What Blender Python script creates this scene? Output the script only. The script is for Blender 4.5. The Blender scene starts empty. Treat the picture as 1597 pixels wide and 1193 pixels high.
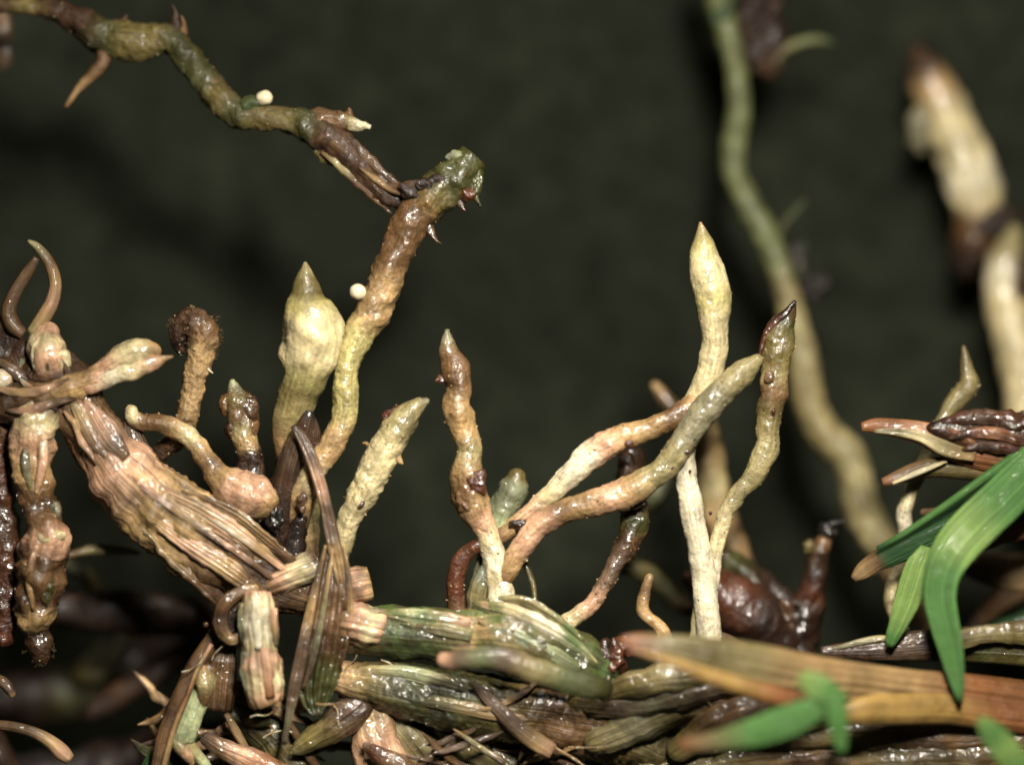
import bpy, math, random
import numpy as np
from mathutils import Vector, noise, Matrix

random.seed(7)
# ---------------------------------------------------------------- units
# the photographed field is about 12 mm wide; layout is written in picture
# pixels (1597 wide) in the plane of sharp focus, S = metres per pixel
S = 7.5e-6
W, H = 1597.0, 1193.0
D = 6000.0            # lens to focus plane
TRAY = -700.0         # tray below the focus plane
scene = bpy.context.scene

def P(x, y, z):
    k = (D - z) / D
    return Vector(((x - W / 2) * k * S, -(y - H / 2) * k * S, (z - TRAY) * S))

# ---------------------------------------------------------------- camera
cam_d = bpy.data.cameras.new('camera'); cam = bpy.data.objects.new('camera', cam_d)
scene.collection.objects.link(cam); scene.camera = cam
cam.location = (0, 0, (D - TRAY) * S)
cam_d.sensor_width = 36; cam_d.lens = 36 * D / W
cam_d.clip_start = 0.0005; cam_d.clip_end = 1.0
cam_d.dof.use_dof = True
cam_d.dof.focus_distance = D * S
APERTURE = 420.0      # pixels
cam_d.dof.aperture_fstop = cam_d.lens * 1e-3 / (APERTURE * S)

# ---------------------------------------------------------------- light
world = bpy.data.worlds.new('World'); scene.world = world; world.use_nodes = True
bg = world.node_tree.nodes['Background']
bg.inputs[0].default_value = (0.9, 1.0, 0.8, 1); bg.inputs[1].default_value = 0.022

def lamp(name, direction, dist, size, level, color):
    ld = bpy.data.lights.new(name, 'AREA'); ld.shape = 'DISK'
    ld.size = size * S
    d = Vector(direction).normalized() * dist * S
    ld.energy = level * math.pi ** 2 * (dist * S) ** 2
    ld.color = color
    o = bpy.data.objects.new(name, ld); scene.collection.objects.link(o)
    o.location = Vector((0, 0, -TRAY * S)) + d
    o.rotation_euler = (-d).to_track_quat('-Z', 'Y').to_euler()
    return o
lamp('broad_lamp', (0.17, 0.40, 1.0), 3200, 560, 2.7, (1.0, 0.955, 0.86))
# the second goose-neck lamp: a narrow beam from the top right onto the crown of the plant
sd_ = bpy.data.lights.new('beam_lamp', 'SPOT'); sd_.spot_size = math.radians(30); sd_.spot_blend = 1.0
sd_.shadow_soft_size = 190 * S; sd_.color = (1.0, 0.955, 0.86)
BEAM = 3500.0
sd_.energy = 1.5 * 4 * math.pi ** 2 * (BEAM * S) ** 2
beam = bpy.data.objects.new('beam_lamp', sd_); scene.collection.objects.link(beam)
aim = P(780, 1020, 0); dirn = Vector((0.25, 1.35, 1.0)).normalized()
beam.location = aim + dirn * BEAM * S
beam.rotation_euler = (-dirn).to_track_quat('-Z', 'Y').to_euler()

scene.view_settings.view_transform = 'Standard'
scene.view_settings.look = 'None'
scene.view_settings.exposure = 0.0
scene.view_settings.gamma = 1.0
scene.view_settings.use_curve_mapping = False
scene.render.engine = 'CYCLES'
scene.cycles.filter_width = 1.8

# ---------------------------------------------------------------- colours (albedo, sRGB)
PAL = dict(
    w=(226, 213, 180), c=(214, 196, 148), y=(192, 178, 114), t=(180, 146, 98), p=(208, 162, 128),
    b=(120, 88, 54), k=(76, 51, 31), d=(44, 26, 16), r=(88, 48, 29), o=(112, 98, 54), v=(70, 70, 33),
    g=(52, 70, 30), e=(162, 148, 102), h=(136, 128, 98), n=(122, 124, 94), G=(100, 152, 74), L=(152, 186, 96),
    F=(54, 96, 48), s=(168, 174, 128), m=(110, 86, 64), x=(26, 18, 12), a=(190, 152, 84), q=(160, 104, 62),
    z=(148, 132, 86), u=(104, 110, 66))
def lin(c):
    return np.array([(v / 255 / 12.92) if v / 255 <= 0.04045 else ((v / 255 + 0.055) / 1.055) ** 2.4 for v in c])
LIN = {k: lin(v) * (0.64 if k in 'wcaspt' else 0.58) for k, v in PAL.items()}

# ---------------------------------------------------------------- materials
def nd(nt, typ, **kw):
    n = nt.nodes.new(typ)
    for k, v in kw.items():
        if k.startswith('i_'):
            n.inputs[k[2:].replace('_', ' ')].default_value = v
        else:
            setattr(n, k, v)
    return n

def noise_px(nt, vec, px, detail=3.0, rough=0.55, dist=0.0):
    n = nd(nt, 'ShaderNodeTexNoise'); nt.links.new(vec, n.inputs['Vector'])
    n.inputs['Scale'].default_value = 1.0 / px
    n.inputs['Detail'].default_value = detail; n.inputs['Roughness'].default_value = rough
    n.inputs['Distortion'].default_value = dist
    return n.outputs['Fac']

def ramp(nt, fac, a, b, lo, hi):
    r = nd(nt, 'ShaderNodeMapRange'); nt.links.new(fac, r.inputs['Value'])
    r.inputs['From Min'].default_value = a; r.inputs['From Max'].default_value = b
    r.inputs['To Min'].default_value = lo; r.inputs['To Max'].default_value = hi
    return r.outputs['Result']

def mult(nt, col, fac):
    m = nd(nt, 'ShaderNodeVectorMath', operation='SCALE')
    nt.links.new(col, m.inputs[0]); nt.links.new(fac, m.inputs['Scale'])
    return m.outputs[0]

def mixc(nt, a, bcol, fac):
    m = nd(nt, 'ShaderNodeMix', data_type='RGBA')
    nt.links.new(a, m.inputs['A'])
    if isinstance(bcol, tuple): m.inputs['B'].default_value = (*bcol, 1)
    else: nt.links.new(bcol, m.inputs['B'])
    nt.links.new(fac, m.inputs['Factor'])
    return m.outputs['Result']

def bump(nt, h, dist, strength=1.0, normal=None):
    b = nd(nt, 'ShaderNodeBump'); nt.links.new(h, b.inputs['Height'])
    b.inputs['Distance'].default_value = dist * S; b.inputs['Strength'].default_value = strength
    if normal is not None: nt.links.new(normal, b.inputs['Normal'])
    return b.outputs['Normal']

def base_mat(name):
    m = bpy.data.materials.new(name); m.use_nodes = True; nt = m.node_tree; nt.nodes.clear()
    out = nd(nt, 'ShaderNodeOutputMaterial'); bs = nd(nt, 'ShaderNodeBsdfPrincipled')
    nt.links.new(bs.outputs[0], out.inputs[0])
    tc = nd(nt, 'ShaderNodeTexCoord')
    sc = nd(nt, 'ShaderNodeVectorMath', operation='SCALE'); nt.links.new(tc.outputs['Object'], sc.inputs[0])
    sc.inputs['Scale'].default_value = 1.0 / S
    at = nd(nt, 'ShaderNodeAttribute', attribute_name='Col')
    uv = nd(nt, 'ShaderNodeUVMap', uv_map='UV')
    return m, nt, bs, sc.outputs[0], at.outputs['Color'], uv.outputs[0], out

def finish(bs, rough, coat, coat_rough, sss, radius_px, spec=0.32):
    bs.inputs['Roughness'].default_value = rough
    bs.inputs['Coat Weight'].default_value = coat
    bs.inputs['Coat Roughness'].default_value = coat_rough
    bs.inputs['Coat IOR'].default_value = 1.42
    bs.inputs['Specular IOR Level'].default_value = spec
    bs.inputs['Subsurface Weight'].default_value = sss
    bs.inputs['Subsurface Radius'].default_value = (1.0, 0.72, 0.45)
    bs.inputs['Subsurface Scale'].default_value = radius_px * S

def root_material(name, mott=0.5, spots=0.6, gran=1.0, coat=0.8, rough=0.42, sss=0.4, lump=1.0):
    m, nt, bs, v, col, uv, out = base_mat(name)
    big = noise_px(nt, v, 34, 4, 0.6, 0.6); fine = noise_px(nt, v, 7, 5, 0.75)
    c = mult(nt, col, ramp(nt, big, 0.3, 0.72, 1 - mott, 1 + mott * 0.45))
    c = mult(nt, c, ramp(nt, fine, 0.3, 0.7, 1 - mott * 0.75, 1 + mott * 0.45))
    mp = nd(nt, 'ShaderNodeVectorMath', operation='MULTIPLY'); nt.links.new(uv, mp.inputs[0]); mp.inputs[1].default_value = (1 / 4.0, 1 / 70.0, 0)
    c = mult(nt, c, ramp(nt, noise_px(nt, mp.outputs[0], 1.0, 3, 0.6), 0.32, 0.68, 0.7, 1.25))
    stain = noise_px(nt, v, 22, 5, 0.7, 1.2)
    c = mixc(nt, c, (0.16, 0.075, 0.03), ramp(nt, stain, 0.56, 0.74, 0.0, 0.75 * spots))
    vo = nd(nt, 'ShaderNodeTexVoronoi'); nt.links.new(v, vo.inputs['Vector']); vo.inputs['Scale'].default_value = 1 / 13
    sep = nd(nt, 'ShaderNodeSeparateColor'); nt.links.new(vo.outputs['Color'], sep.inputs[0])
    near = ramp(nt, vo.outputs['Distance'], 0.08, 0.17, 1.0, 0.0)
    pick = ramp(nt, sep.outputs[0], 0.72, 0.76, 0.0, 0.85 * spots)
    mm = nd(nt, 'ShaderNodeMath', operation='MULTIPLY'); nt.links.new(near, mm.inputs[0]); nt.links.new(pick, mm.inputs[1])
    c = mixc(nt, c, (0.03, 0.012, 0.006), mm.outputs[0])
    nt.links.new(c, bs.inputs['Base Color'])
    n1 = bump(nt, noise_px(nt, v, 18, 1, 0.5), 3.6 * lump, 0.8)
    n2 = bump(nt, noise_px(nt, v, 6.0, 2, 0.6), 2.2 * gran, 0.9, n1)
    nt.links.new(n2, bs.inputs['Normal'])
    n3 = bump(nt, noise_px(nt, v, 5.2, 0.5, 0.5), 1.3 * gran, 1.0, n1)
    nt.links.new(n3, bs.inputs['Coat Normal'])
    finish(bs, rough, coat, 0.07, sss, 11)
    nt.links.new(ramp(nt, noise_px(nt, v, 24, 3, 0.6), 0.38, 0.56, 0.15 * coat, coat), bs.inputs['Coat Weight'])
    nt.links.new(ramp(nt, noise_px(nt, v, 30, 3, 0.6), 0.35, 0.65, rough + 0.2, rough - 0.06), bs.inputs['Roughness'])
    return m

def fibre_material(name, streak=0.5, coat=0.8, rough=0.4, sss=0.15, glint=1.0, translucent=0.0, freq=1 / 5.0, length=220.0, bumpd=3.0, blotch=0.5, green=0.0):
    m, nt, bs, v, col, uv, out = base_mat(name)
    mp = nd(nt, 'ShaderNodeVectorMath', operation='MULTIPLY'); nt.links.new(uv, mp.inputs[0])
    mp.inputs[1].default_value = (freq, 1.0 / length, 0)
    ns = nd(nt, 'ShaderNodeTexNoise'); nt.links.new(mp.outputs[0], ns.inputs['Vector'])
    ns.inputs['Scale'].default_value = 1.0; ns.inputs['Detail'].default_value = 4; ns.inputs['Roughness'].default_value = 0.65
    f = ns.outputs['Fac']
    big = noise_px(nt, v, 60, 4, 0.6, 0.8)
    c = mult(nt, col, ramp(nt, f, 0.34, 0.66, 1 - streak, 1 + streak * 0.6))
    c = mult(nt, c, ramp(nt, big, 0.3, 0.7, 1 - blotch * 0.8, 1 + blotch * 0.35))
    st = noise_px(nt, v, 40, 4, 0.65, 1.0)
    c = mixc(nt, c, (0.10, 0.045, 0.02), ramp(nt, st, 0.58, 0.8, 0.0, blotch * 0.9))
    if green:
        gn = noise_px(nt, v, 45, 3, 0.6, 0.5)
        c = mixc(nt, c, (0.05, 0.075, 0.018), ramp(nt, gn, 0.46, 0.62, 0.0, green))
    nt.links.new(c, bs.inputs['Base Color'])
    n1 = bump(nt, f, bumpd, 1.0)
    n2 = bump(nt, noise_px(nt, v, 18, 3, 0.6), 4.0, 0.7, n1)
    nt.links.new(n2, bs.inputs['Normal'])
    n3 = bump(nt, noise_px(nt, v, 9, 1.5, 0.5, 0.4), 2.8 * glint, 1.0)
    nt.links.new(n3, bs.inputs['Coat Normal'])
    finish(bs, rough, coat, 0.05, sss, 8)
    nt.links.new(ramp(nt, noise_px(nt, v, 34, 3, 0.6), 0.37, 0.52, 0.1 * coat, coat), bs.inputs['Coat Weight'])
    nt.links.new(ramp(nt, noise_px(nt, v, 40, 3, 0.6), 0.35, 0.65, rough + 0.22, rough), bs.inputs['Roughness'])
    if translucent:
        tr = nd(nt, 'ShaderNodeBsdfTranslucent'); nt.links.new(c, tr.inputs[0]); nt.links.new(n2, tr.inputs['Normal'])
        mx = nd(nt, 'ShaderNodeMixShader'); mx.inputs[0].default_value = translucent
        nt.links.new(bs.outputs[0], mx.inputs[1]); nt.links.new(tr.outputs[0], mx.inputs[2])
        nt.links.new(mx.outputs[0], out.inputs[0])
    return m

def clump_material(name):
    m, nt, bs, v, col, uv, out = base_mat(name)
    c = mult(nt, col, ramp(nt, noise_px(nt, v, 12, 5, 0.7), 0.3, 0.7, 0.45, 1.4))
    nt.links.new(c, bs.inputs['Base Color'])
    n1 = bump(nt, noise_px(nt, v, 24, 3, 0.6), 8.0, 1.0)
    nt.links.new(n1, bs.inputs['Normal']); nt.links.new(n1, bs.inputs['Coat Normal'])
    finish(bs, 0.45, 0.5, 0.09, 0.0, 10)
    return m

def egg_material(name):
    m, nt, bs, v, col, uv, out = base_mat(name)
    nt.links.new(col, bs.inputs['Base Color'])
    finish(bs, 0.25, 0.7, 0.05, 0.7, 10)
    return m

def tray_material():
    m, nt, bs, v, col, uv, out = base_mat('dark_tray_plastic')
    a = noise_px(nt, v, 420, 4, 0.55, 0.4); b = noise_px(nt, v, 60, 4, 0.6); g = noise_px(nt, v, 14, 3, 0.7)
    rgb = nd(nt, 'ShaderNodeRGB'); rgb.outputs[0].default_value = (0.0128, 0.0140, 0.0094, 1)
    c = mult(nt, rgb.outputs[0], ramp(nt, a, 0.3, 0.7, 0.75, 1.25))
    c = mult(nt, c, ramp(nt, b, 0.3, 0.7, 0.62, 1.38))
    c = mult(nt, c, ramp(nt, g, 0.3, 0.7, 0.75, 1.25))
    nt.links.new(c, bs.inputs['Base Color'])
    nt.links.new(bump(nt, g, 6, 0.6), bs.inputs['Normal'])
    finish(bs, 0.9, 0.0, 0.3, 0.0, 1, 0.0)
    return m

M = dict(
    root=root_material('pale_root_skin'),
    smooth=root_material('swollen_root_skin', mott=0.4, spots=0.15, gran=0.8, coat=0.5, rough=0.4, sss=0.5, lump=0.8),
    wet=root_material('wet_brown_root_skin', mott=0.4, spots=0.7, gran=1.3, coat=1.0, rough=0.36, sss=0.4, lump=1.0),
    rough=root_material('coarse_root_bark', mott=0.5, spots=0.8, gran=1.6, coat=0.18, rough=0.5, sss=0.05, lump=1.5),
    speck=root_material('speckled_root_skin', mott=0.35, spots=1.0, gran=1.0, coat=0.7, rough=0.4, sss=0.35),
    sheath=fibre_material('dry_fibrous_sheath', streak=0.75, coat=0.8, rough=0.34, blotch=0.7, sss=0.05, freq=1 / 4.0),
    wetsheath=fibre_material('wet_olive_sheath', streak=0.55, coat=1.0, glint=1.5, blotch=0.75, sss=0.05, rough=0.36),
    greensheath=fibre_material('striped_green_sheath', streak=0.75, coat=0.9, glint=1.2, blotch=0.5, green=0.85, freq=1 / 5.0, length=240),
    leaf=fibre_material('green_leaf_blade', streak=0.55, coat=0.12, rough=0.5, sss=0.0, glint=0.4, translucent=0.35, freq=1 / 4.2, length=1600, bumpd=3.5, blotch=0.22),
    dryleaf=fibre_material('dead_leaf_blade', streak=0.5, coat=0.45, rough=0.42, glint=0.7, translucent=0.15, freq=1 / 6.0, length=300, bumpd=3.0, blotch=0.45),
    dull=root_material('dull_root_skin', mott=0.4, spots=0.5, gran=0.8, coat=0.12, rough=0.55, sss=0.1, lump=0.8),
    tanleaf=fibre_material('tan_translucent_blade', streak=0.3, coat=0.5, rough=0.4, glint=0.8, translucent=0.3, freq=1 / 9.0, length=420, bumpd=2.0, blotch=0.35),
    clump=clump_material('wet_dark_humus'),
    egg=egg_material('pearly_egg_shell'),
)

# ---------------------------------------------------------------- mesh helpers
def mesh_obj(name, verts, faces, cols, uvs, mat, parent, normals=None):
    me = bpy.data.meshes.new(name)
    me.from_pydata([tuple(v) for v in verts], [], faces)
    ca = me.color_attributes.new('Col', 'FLOAT_COLOR', 'POINT')
    c4 = np.ones((len(verts), 4), dtype=np.float32); c4[:, :3] = cols
    ca.data.foreach_set('color', c4.ravel())
    ul = me.uv_layers.new(name='UV')
    li = np.empty(len(me.loops), dtype=np.int32); me.loops.foreach_get('vertex_index', li)
    ul.data.foreach_set('uv', np.asarray(uvs, dtype=np.float32)[li].ravel())
    me.polygons.foreach_set('use_smooth', np.ones(len(me.polygons), dtype=bool))
    if normals is not None:
        me.normals_split_custom_set_from_vertices([tuple(n) for n in normals])
    me.materials.append(M[mat] if isinstance(mat, str) else mat)
    o = bpy.data.objects.new(name, me); scene.collection.objects.link(o)
    if parent is not None: o.parent = parent
    return o

def tag(o, label, cat, group=None):
    o['label'] = label; o['category'] = cat
    if group: o['group'] = group
    return o

ORIG = {}
def thing(name, label, cat, base, group=None):
    o = bpy.data.objects.new(name, None); scene.collection.objects.link(o)
    o.empty_display_size = 20 * S
    o.location = P(*base)
    ORIG[o.name] = o.location.copy()
    return tag(o, label, cat, group)

def origin(parent):
    p = parent; v = Vector((0, 0, 0))
    while p is not None:
        v += p.location; p = p.parent
    return v

def parse(s):
    rows = []; last = 't'
    for tok in s.replace('\n', ' ').split(','):
        f = tok.split()
        if not f: continue
        if len(f) > 4 and f[4] in LIN: last = f[4]
        roll = float(f[5]) if len(f) > 5 else None
        rows.append((float(f[0]), float(f[1]), float(f[2]), float(f[3]), last, roll))
    r0 = 0.0; out = []
    for r in rows:
        if r[5] is not None: r0 = r[5]
        out.append((*r[:5], r0))
    return out

def resample(rows, step):
    pts = np.array([[*(P(r[0], r[1], r[2]) / S), r[3] * (D - r[2]) / D, r[5]] for r in rows])
    cols = np.array([LIN[r[4]] for r in rows])
    n = len(pts); res = []; rc = []; idx = []
    ext = np.vstack([2 * pts[0] - pts[1], pts, 2 * pts[-1] - pts[-2]])
    for i in range(n - 1):
        p0, p1, p2, p3 = ext[i], ext[i + 1], ext[i + 2], ext[i + 3]
        L = np.linalg.norm(p2[:3] - p1[:3]); k = max(2, int(L / step))
        idx.append(len(res))
        for j in range(k):
            t = j / k
            q = 0.5 * (2 * p1 + (p2 - p0) * t + (2 * p0 - 5 * p1 + 4 * p2 - p3) * t * t + (3 * p1 - p0 - 3 * p2 + p3) * t ** 3)
            q[3] = max(q[3], 0.3 * min(p1[3], p2[3]))
            res.append(q); rc.append(cols[i] * (1 - t) + cols[i + 1] * t)
    idx.append(len(res)); res.append(pts[-1]); rc.append(cols[-1])
    return np.array(res), np.array(rc), idx

def frames(c):
    t = np.gradient(c, axis=0); t /= np.linalg.norm(t, axis=1)[:, None] + 1e-9
    a = np.array([0, 0, 1.0]) if abs(t[0][2]) < 0.9 else np.array([1.0, 0, 0])
    s = np.cross(t[0], a); s /= np.linalg.norm(s)
    ss = []
    for i in range(len(c)):
        s = s - t[i] * np.dot(s, t[i]); s /= np.linalg.norm(s) + 1e-9
        ss.append(s.copy())
    ss = np.array(ss); return t, ss, np.cross(t, ss)

def nz(p, sc, seed=0.0):
    return noise.noise(Vector((p[0] / sc + seed, p[1] / sc - seed * 1.7, p[2] / sc + seed * 0.6)))

SEED = [1.3]
def tube(name, s, mat, parent=None, lump=0.10, ls=22, fine=0.035, ridge=0.0, rn=9, flat=1.0, roll=0.0, ends='rr', n=30, step=3.2, parts=None, wob=1.5, cvar=0.3, crumbs=0, crumbcol='b'):
    """round or flattened strand along a path; parts=[(name, first, last control point)] splits it"""
    SEED[0] += 3.71; sd = SEED[0]
    rows = parse(s); pts, cols, idx = resample(rows, step)
    c = pts[:, :3].copy(); r = pts[:, 3].copy()
    for i in range(len(c)):
        f = min(1.0, i / 4, (len(c) - 1 - i) / 4)
        c[i] += f * wob * np.array([nz(c[i], 28, sd + 9), nz(c[i], 28, sd + 19), 0])
    rings = [(c[i], r[i], i) for i in range(len(c))]
    t, u, w = frames(c)
    pre, post = [], []
    def cap(i, sign, kind):
        out = []
        if kind == 'r': A = [(math.sin(a), math.cos(a)) for a in (0.35, 0.7, 1.0, 1.25, 1.45)]
        elif kind == 'c': A = [(0.10, 0.93), (0.13, 0.7), (0.06, 0.4), (0.03, 0.12)]
        else: A = [(0.3, 0.3)]
        for dx, rr in A: out.append((c[i] + t[i] * sign * dx * r[i], r[i] * rr, i))
        return out
    pre = cap(0, -1, ends[0])[::-1]; post = cap(len(c) - 1, 1, ends[1])
    allr = pre + rings + post; off = len(pre)
    V = []; C = []; UV = []; rmean = float(np.mean(r))
    arc = 0.0; prev = allr[0][0]
    org = np.array(origin(parent)) / S
    for ri, (cc, rr, i) in enumerate(allr):
        arc += np.linalg.norm(cc - prev); prev = cc
        iscut = (ends[0] == 'c' and ri < off) or (ends[1] == 'c' and ri >= off + len(rings))
        for k in range(n):
            a = 2 * math.pi * k / n + math.radians(roll)
            d = u[i] * math.cos(a) + w[i] * math.sin(a) * flat
            q = cc + d * rr
            amp = rr * (lump * nz(q, ls, sd) * 2 + fine * nz(q, 7, sd + 5) * 2)
            if ridge: amp += rr * ridge * (math.cos(rn * a + 2 * nz(q, 70, sd)) * 0.6 + 0.8 * nz((k * 37.0 / n * rn / 9, arc / 60, sd), 1.6))
            if iscut: amp += 0.15 * rr * nz(q, 9, sd)
            V.append(cc + d * (rr + amp))
            cv = 1 + cvar * nz(q, 45, sd + 2) + cvar * 0.5 * nz(q, 14, sd + 4)
            C.append(cols[i] * max(cv, 0.2))
            UV.append((min(k, n - k) / n * 2 * math.pi * rmean, arc))
    V = np.array(V); C = np.array(C); R = len(allr)
    F = [(a * n + k, a * n + (k + 1) % n, (a + 1) * n + (k + 1) % n, (a + 1) * n + k) for a in range(R - 1) for k in range(n)]
    Vl = (V - org) * S
    if not parts:
        F = F + [tuple(range(n - 1, -1, -1)), tuple((R - 1) * n + k for k in range(n))]
        return mesh_obj(name, Vl, F, C, UV, mat, parent)
    G = V.reshape(R, n, 3)
    du = np.roll(G, -1, axis=1) - np.roll(G, 1, axis=1); dv = np.gradient(G, axis=0)
    N = np.cross(du, dv); N /= np.linalg.norm(N, axis=2)[:, :, None] + 1e-9
    N = N.reshape(-1, 3)
    res = []
    for pn, a, b in parts:
        pm = mat
        if isinstance(pn, tuple): pn, pm = pn
        i0 = 0 if a == 0 else idx[a] + off
        i1 = R - 1 if b >= len(rows) - 1 else idx[b] + off
        vs = Vl[i0 * n:(i1 + 1) * n]
        fs = [(q * n + k, q * n + (k + 1) % n, (q + 1) * n + (k + 1) % n, (q + 1) * n + k) for q in range(i1 - i0) for k in range(n)]
        if i0 == 0: fs.append(tuple(range(n - 1, -1, -1)))
        if i1 == R - 1: fs.append(tuple((i1 - i0) * n + k for k in range(n)))
        po = mesh_obj(pn, vs, fs, C[i0 * n:(i1 + 1) * n], UV[i0 * n:(i1 + 1) * n], pm, parent, N[i0 * n:(i1 + 1) * n])
        if crumbs:
            surface_crumbs(po, vs / S, N[i0 * n:(i1 + 1) * n], int(0.5 * crumbs * (i1 - i0) / R), crumbcol)
        res.append(po)
    return res

def surface_crumbs(part, pv, pn, count, col):
    """skin crumbs too small to count, one sub-part"""
    if count < 3: return
    V = []; F = []; C = []
    for _ in range(count):
        q = random.randrange(len(pv)); sz = random.uniform(0.8, 2.0) * random.choice((1, 1, 1.5))
        ctr = pv[q] + pn[q] * 0.2 * sz; i = len(V)
        ax = np.array([random.gauss(0, 1) for _ in range(3)]); ax /= np.linalg.norm(ax) + 1e-9
        bx = np.cross(ax, pn[q]); bx /= np.linalg.norm(bx) + 1e-9; cx = np.cross(bx, pn[q])
        for dv in (bx, -bx, cx, -cx, pn[q] * 0.8, -pn[q]):
            V.append(ctr + dv * sz * random.uniform(0.6, 1.3))
        for f in ((0, 2, 4), (2, 1, 4), (1, 3, 4), (3, 0, 4), (2, 0, 5), (1, 2, 5), (3, 1, 5), (0, 3, 5)):
            F.append(tuple(i + k for k in f))
        C += [LIN[random.choice((col, 't', 't', 'k', 'e', 'c'))]] * 6
    o = mesh_obj('skin_crumbs', np.array(V) * S, F, np.array(C), np.zeros((len(V), 2)), 'wet', part)
    o['kind'] = 'stuff'

def blade(name, s, mat, parent=None, curl=0.35, thick=3.0, vein=0.05, vn=5, m=14, step=5.0, fray=0.0, fold=0.0, cvar=0.2, wob=1.5, edge=None):
    """leaf or sheath strip with thickness; each row x y z halfwidth colour roll"""
    SEED[0] += 2.93; sd = SEED[0]
    rows = parse(s); pts, cols, idx = resample(rows, step)
    c = pts[:, :3].copy(); hw = pts[:, 3]; rl = np.radians(pts[:, 4])
    t = np.gradient(c, axis=0); t /= np.linalg.norm(t, axis=1)[:, None] + 1e-9
    V = []; C = []; UV = []; org = np.array(origin(parent)) / S
    arc = 0.0; R = len(c); nn = 2 * m
    for i in range(R):
        if i: arc += np.linalg.norm(c[i] - c[i - 1])
        side = np.cross(t[i], [0, 0, 1.0]); side /= np.linalg.norm(side) + 1e-9
        nor = np.cross(side, t[i])
        ca, sa = math.cos(rl[i]), math.sin(rl[i])
        sd_, no_ = side * ca + nor * sa, nor * ca - side * sa
        for top in (1, 0):
            for j in range(m):
                uu = -1 + 2 * j / (m - 1)
                if not top: uu = -uu
                wj = hw[i] * (1 + fray * nz((arc / 12.0, uu * 3, sd), 1.0) * (abs(uu) > 0.85))
                q = c[i] + sd_ * wj * uu
                dep = -curl * hw[i] * uu * uu - fold * hw[i] * abs(uu)
                dep += vein * hw[i] * math.cos(math.pi * vn * uu) + wob * nz(q, 30, sd) + 0.6 * wob * nz(q, 11, sd)
                th = thick * (1 - uu ** 4 * 0.8) * 0.5
                V.append(q + no_ * (dep + (th if top else -th)))
                cc = cols[i]
                if edge: cc = cc * (1 - abs(uu) ** 6) + LIN[edge] * abs(uu) ** 6
                C.append(cc * max(0.2, 1 + cvar * nz(q, 50, sd) + cvar * 0.5 * nz(q, 14, sd)))
                UV.append((hw[i] * uu * 0.6 + 10 * uu + 100, arc))
    V = np.array(V)
    F = [(a * nn + k, a * nn + (k + 1) % nn, (a + 1) * nn + (k + 1) % nn, (a + 1) * nn + k) for a in range(R - 1) for k in range(nn)]
    F += [tuple(range(nn - 1, -1, -1)), tuple((R - 1) * nn + k for k in range(nn))]
    return mesh_obj(name, (V - org) * S, F, np.array(C), UV, mat, parent)

import bmesh
def blob(name, x, y, z, rad, col, mat, parent=None, lump=0.25, ls=18, sub=4, col2=None, rot=0.0):
    SEED[0] += 4.1; sd = SEED[0]
    if name == 'brown_speck': z -= 3; rad = (rad[0], rad[1], min(rad[2], 3.5))
    bm = bmesh.new(); bmesh.ops.create_icosphere(bm, subdivisions=sub, radius=1.0)
    k = (D - z) / D; ctr = np.array(P(x, y, z)) / S; org = np.array(origin(parent)) / S
    V = []; C = []
    cr, sr = math.cos(math.radians(rot)), math.sin(math.radians(rot))
    for v in bm.verts:
        d = np.array(v.co)
        q = d * np.array(rad) * k
        q = np.array([q[0] * cr - q[1] * sr, q[0] * sr + q[1] * cr, q[2]])
        f = 1 + lump * (nz(q, ls, sd) * 1.4 + 0.6 * nz(q, ls * 0.45, sd + 3))
        V.append(ctr + q * f)
        cc = LIN[col]
        if col2: cc = cc + (LIN[col2] - cc) * min(1, max(0, 0.5 + 1.6 * nz(q, ls * 1.6, sd + 7)))
        C.append(cc * (1 + 0.2 * nz(q, 20, sd)))
    F = [tuple(v.index for v in f.verts) for f in bm.faces]; bm.free()
    return mesh_obj(name, (np.array(V) - org) * S, F, np.array(C), np.zeros((len(V), 2)), mat, parent)

def flake(parent, x, y, z, ang, ln, r, col, mat='wet', name='skin_flake'):
    dx, dy = math.cos(math.radians(ang)), -math.sin(math.radians(ang))
    nx, ny = -dy, dx
    s = ', '.join('%f %f %f %f %s %f' % (x + dx * ln * f + nx * ln * q, y + dy * ln * f + ny * ln * q, z + 5 * f, max(0.8, r * w_), col, ang % 50 - 25)
                  for f, q, w_ in ((-0.25, 0, 0.6), (0.1, 0.03, 1.0), (0.5, 0.1, 0.62), (0.8, 0.05, 0.35), (1.0, -0.04, 0.08)))
    return blade(name, s, mat, parent, curl=0.5, thick=3, m=9, step=2.5, wob=4, fray=0.5)

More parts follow.
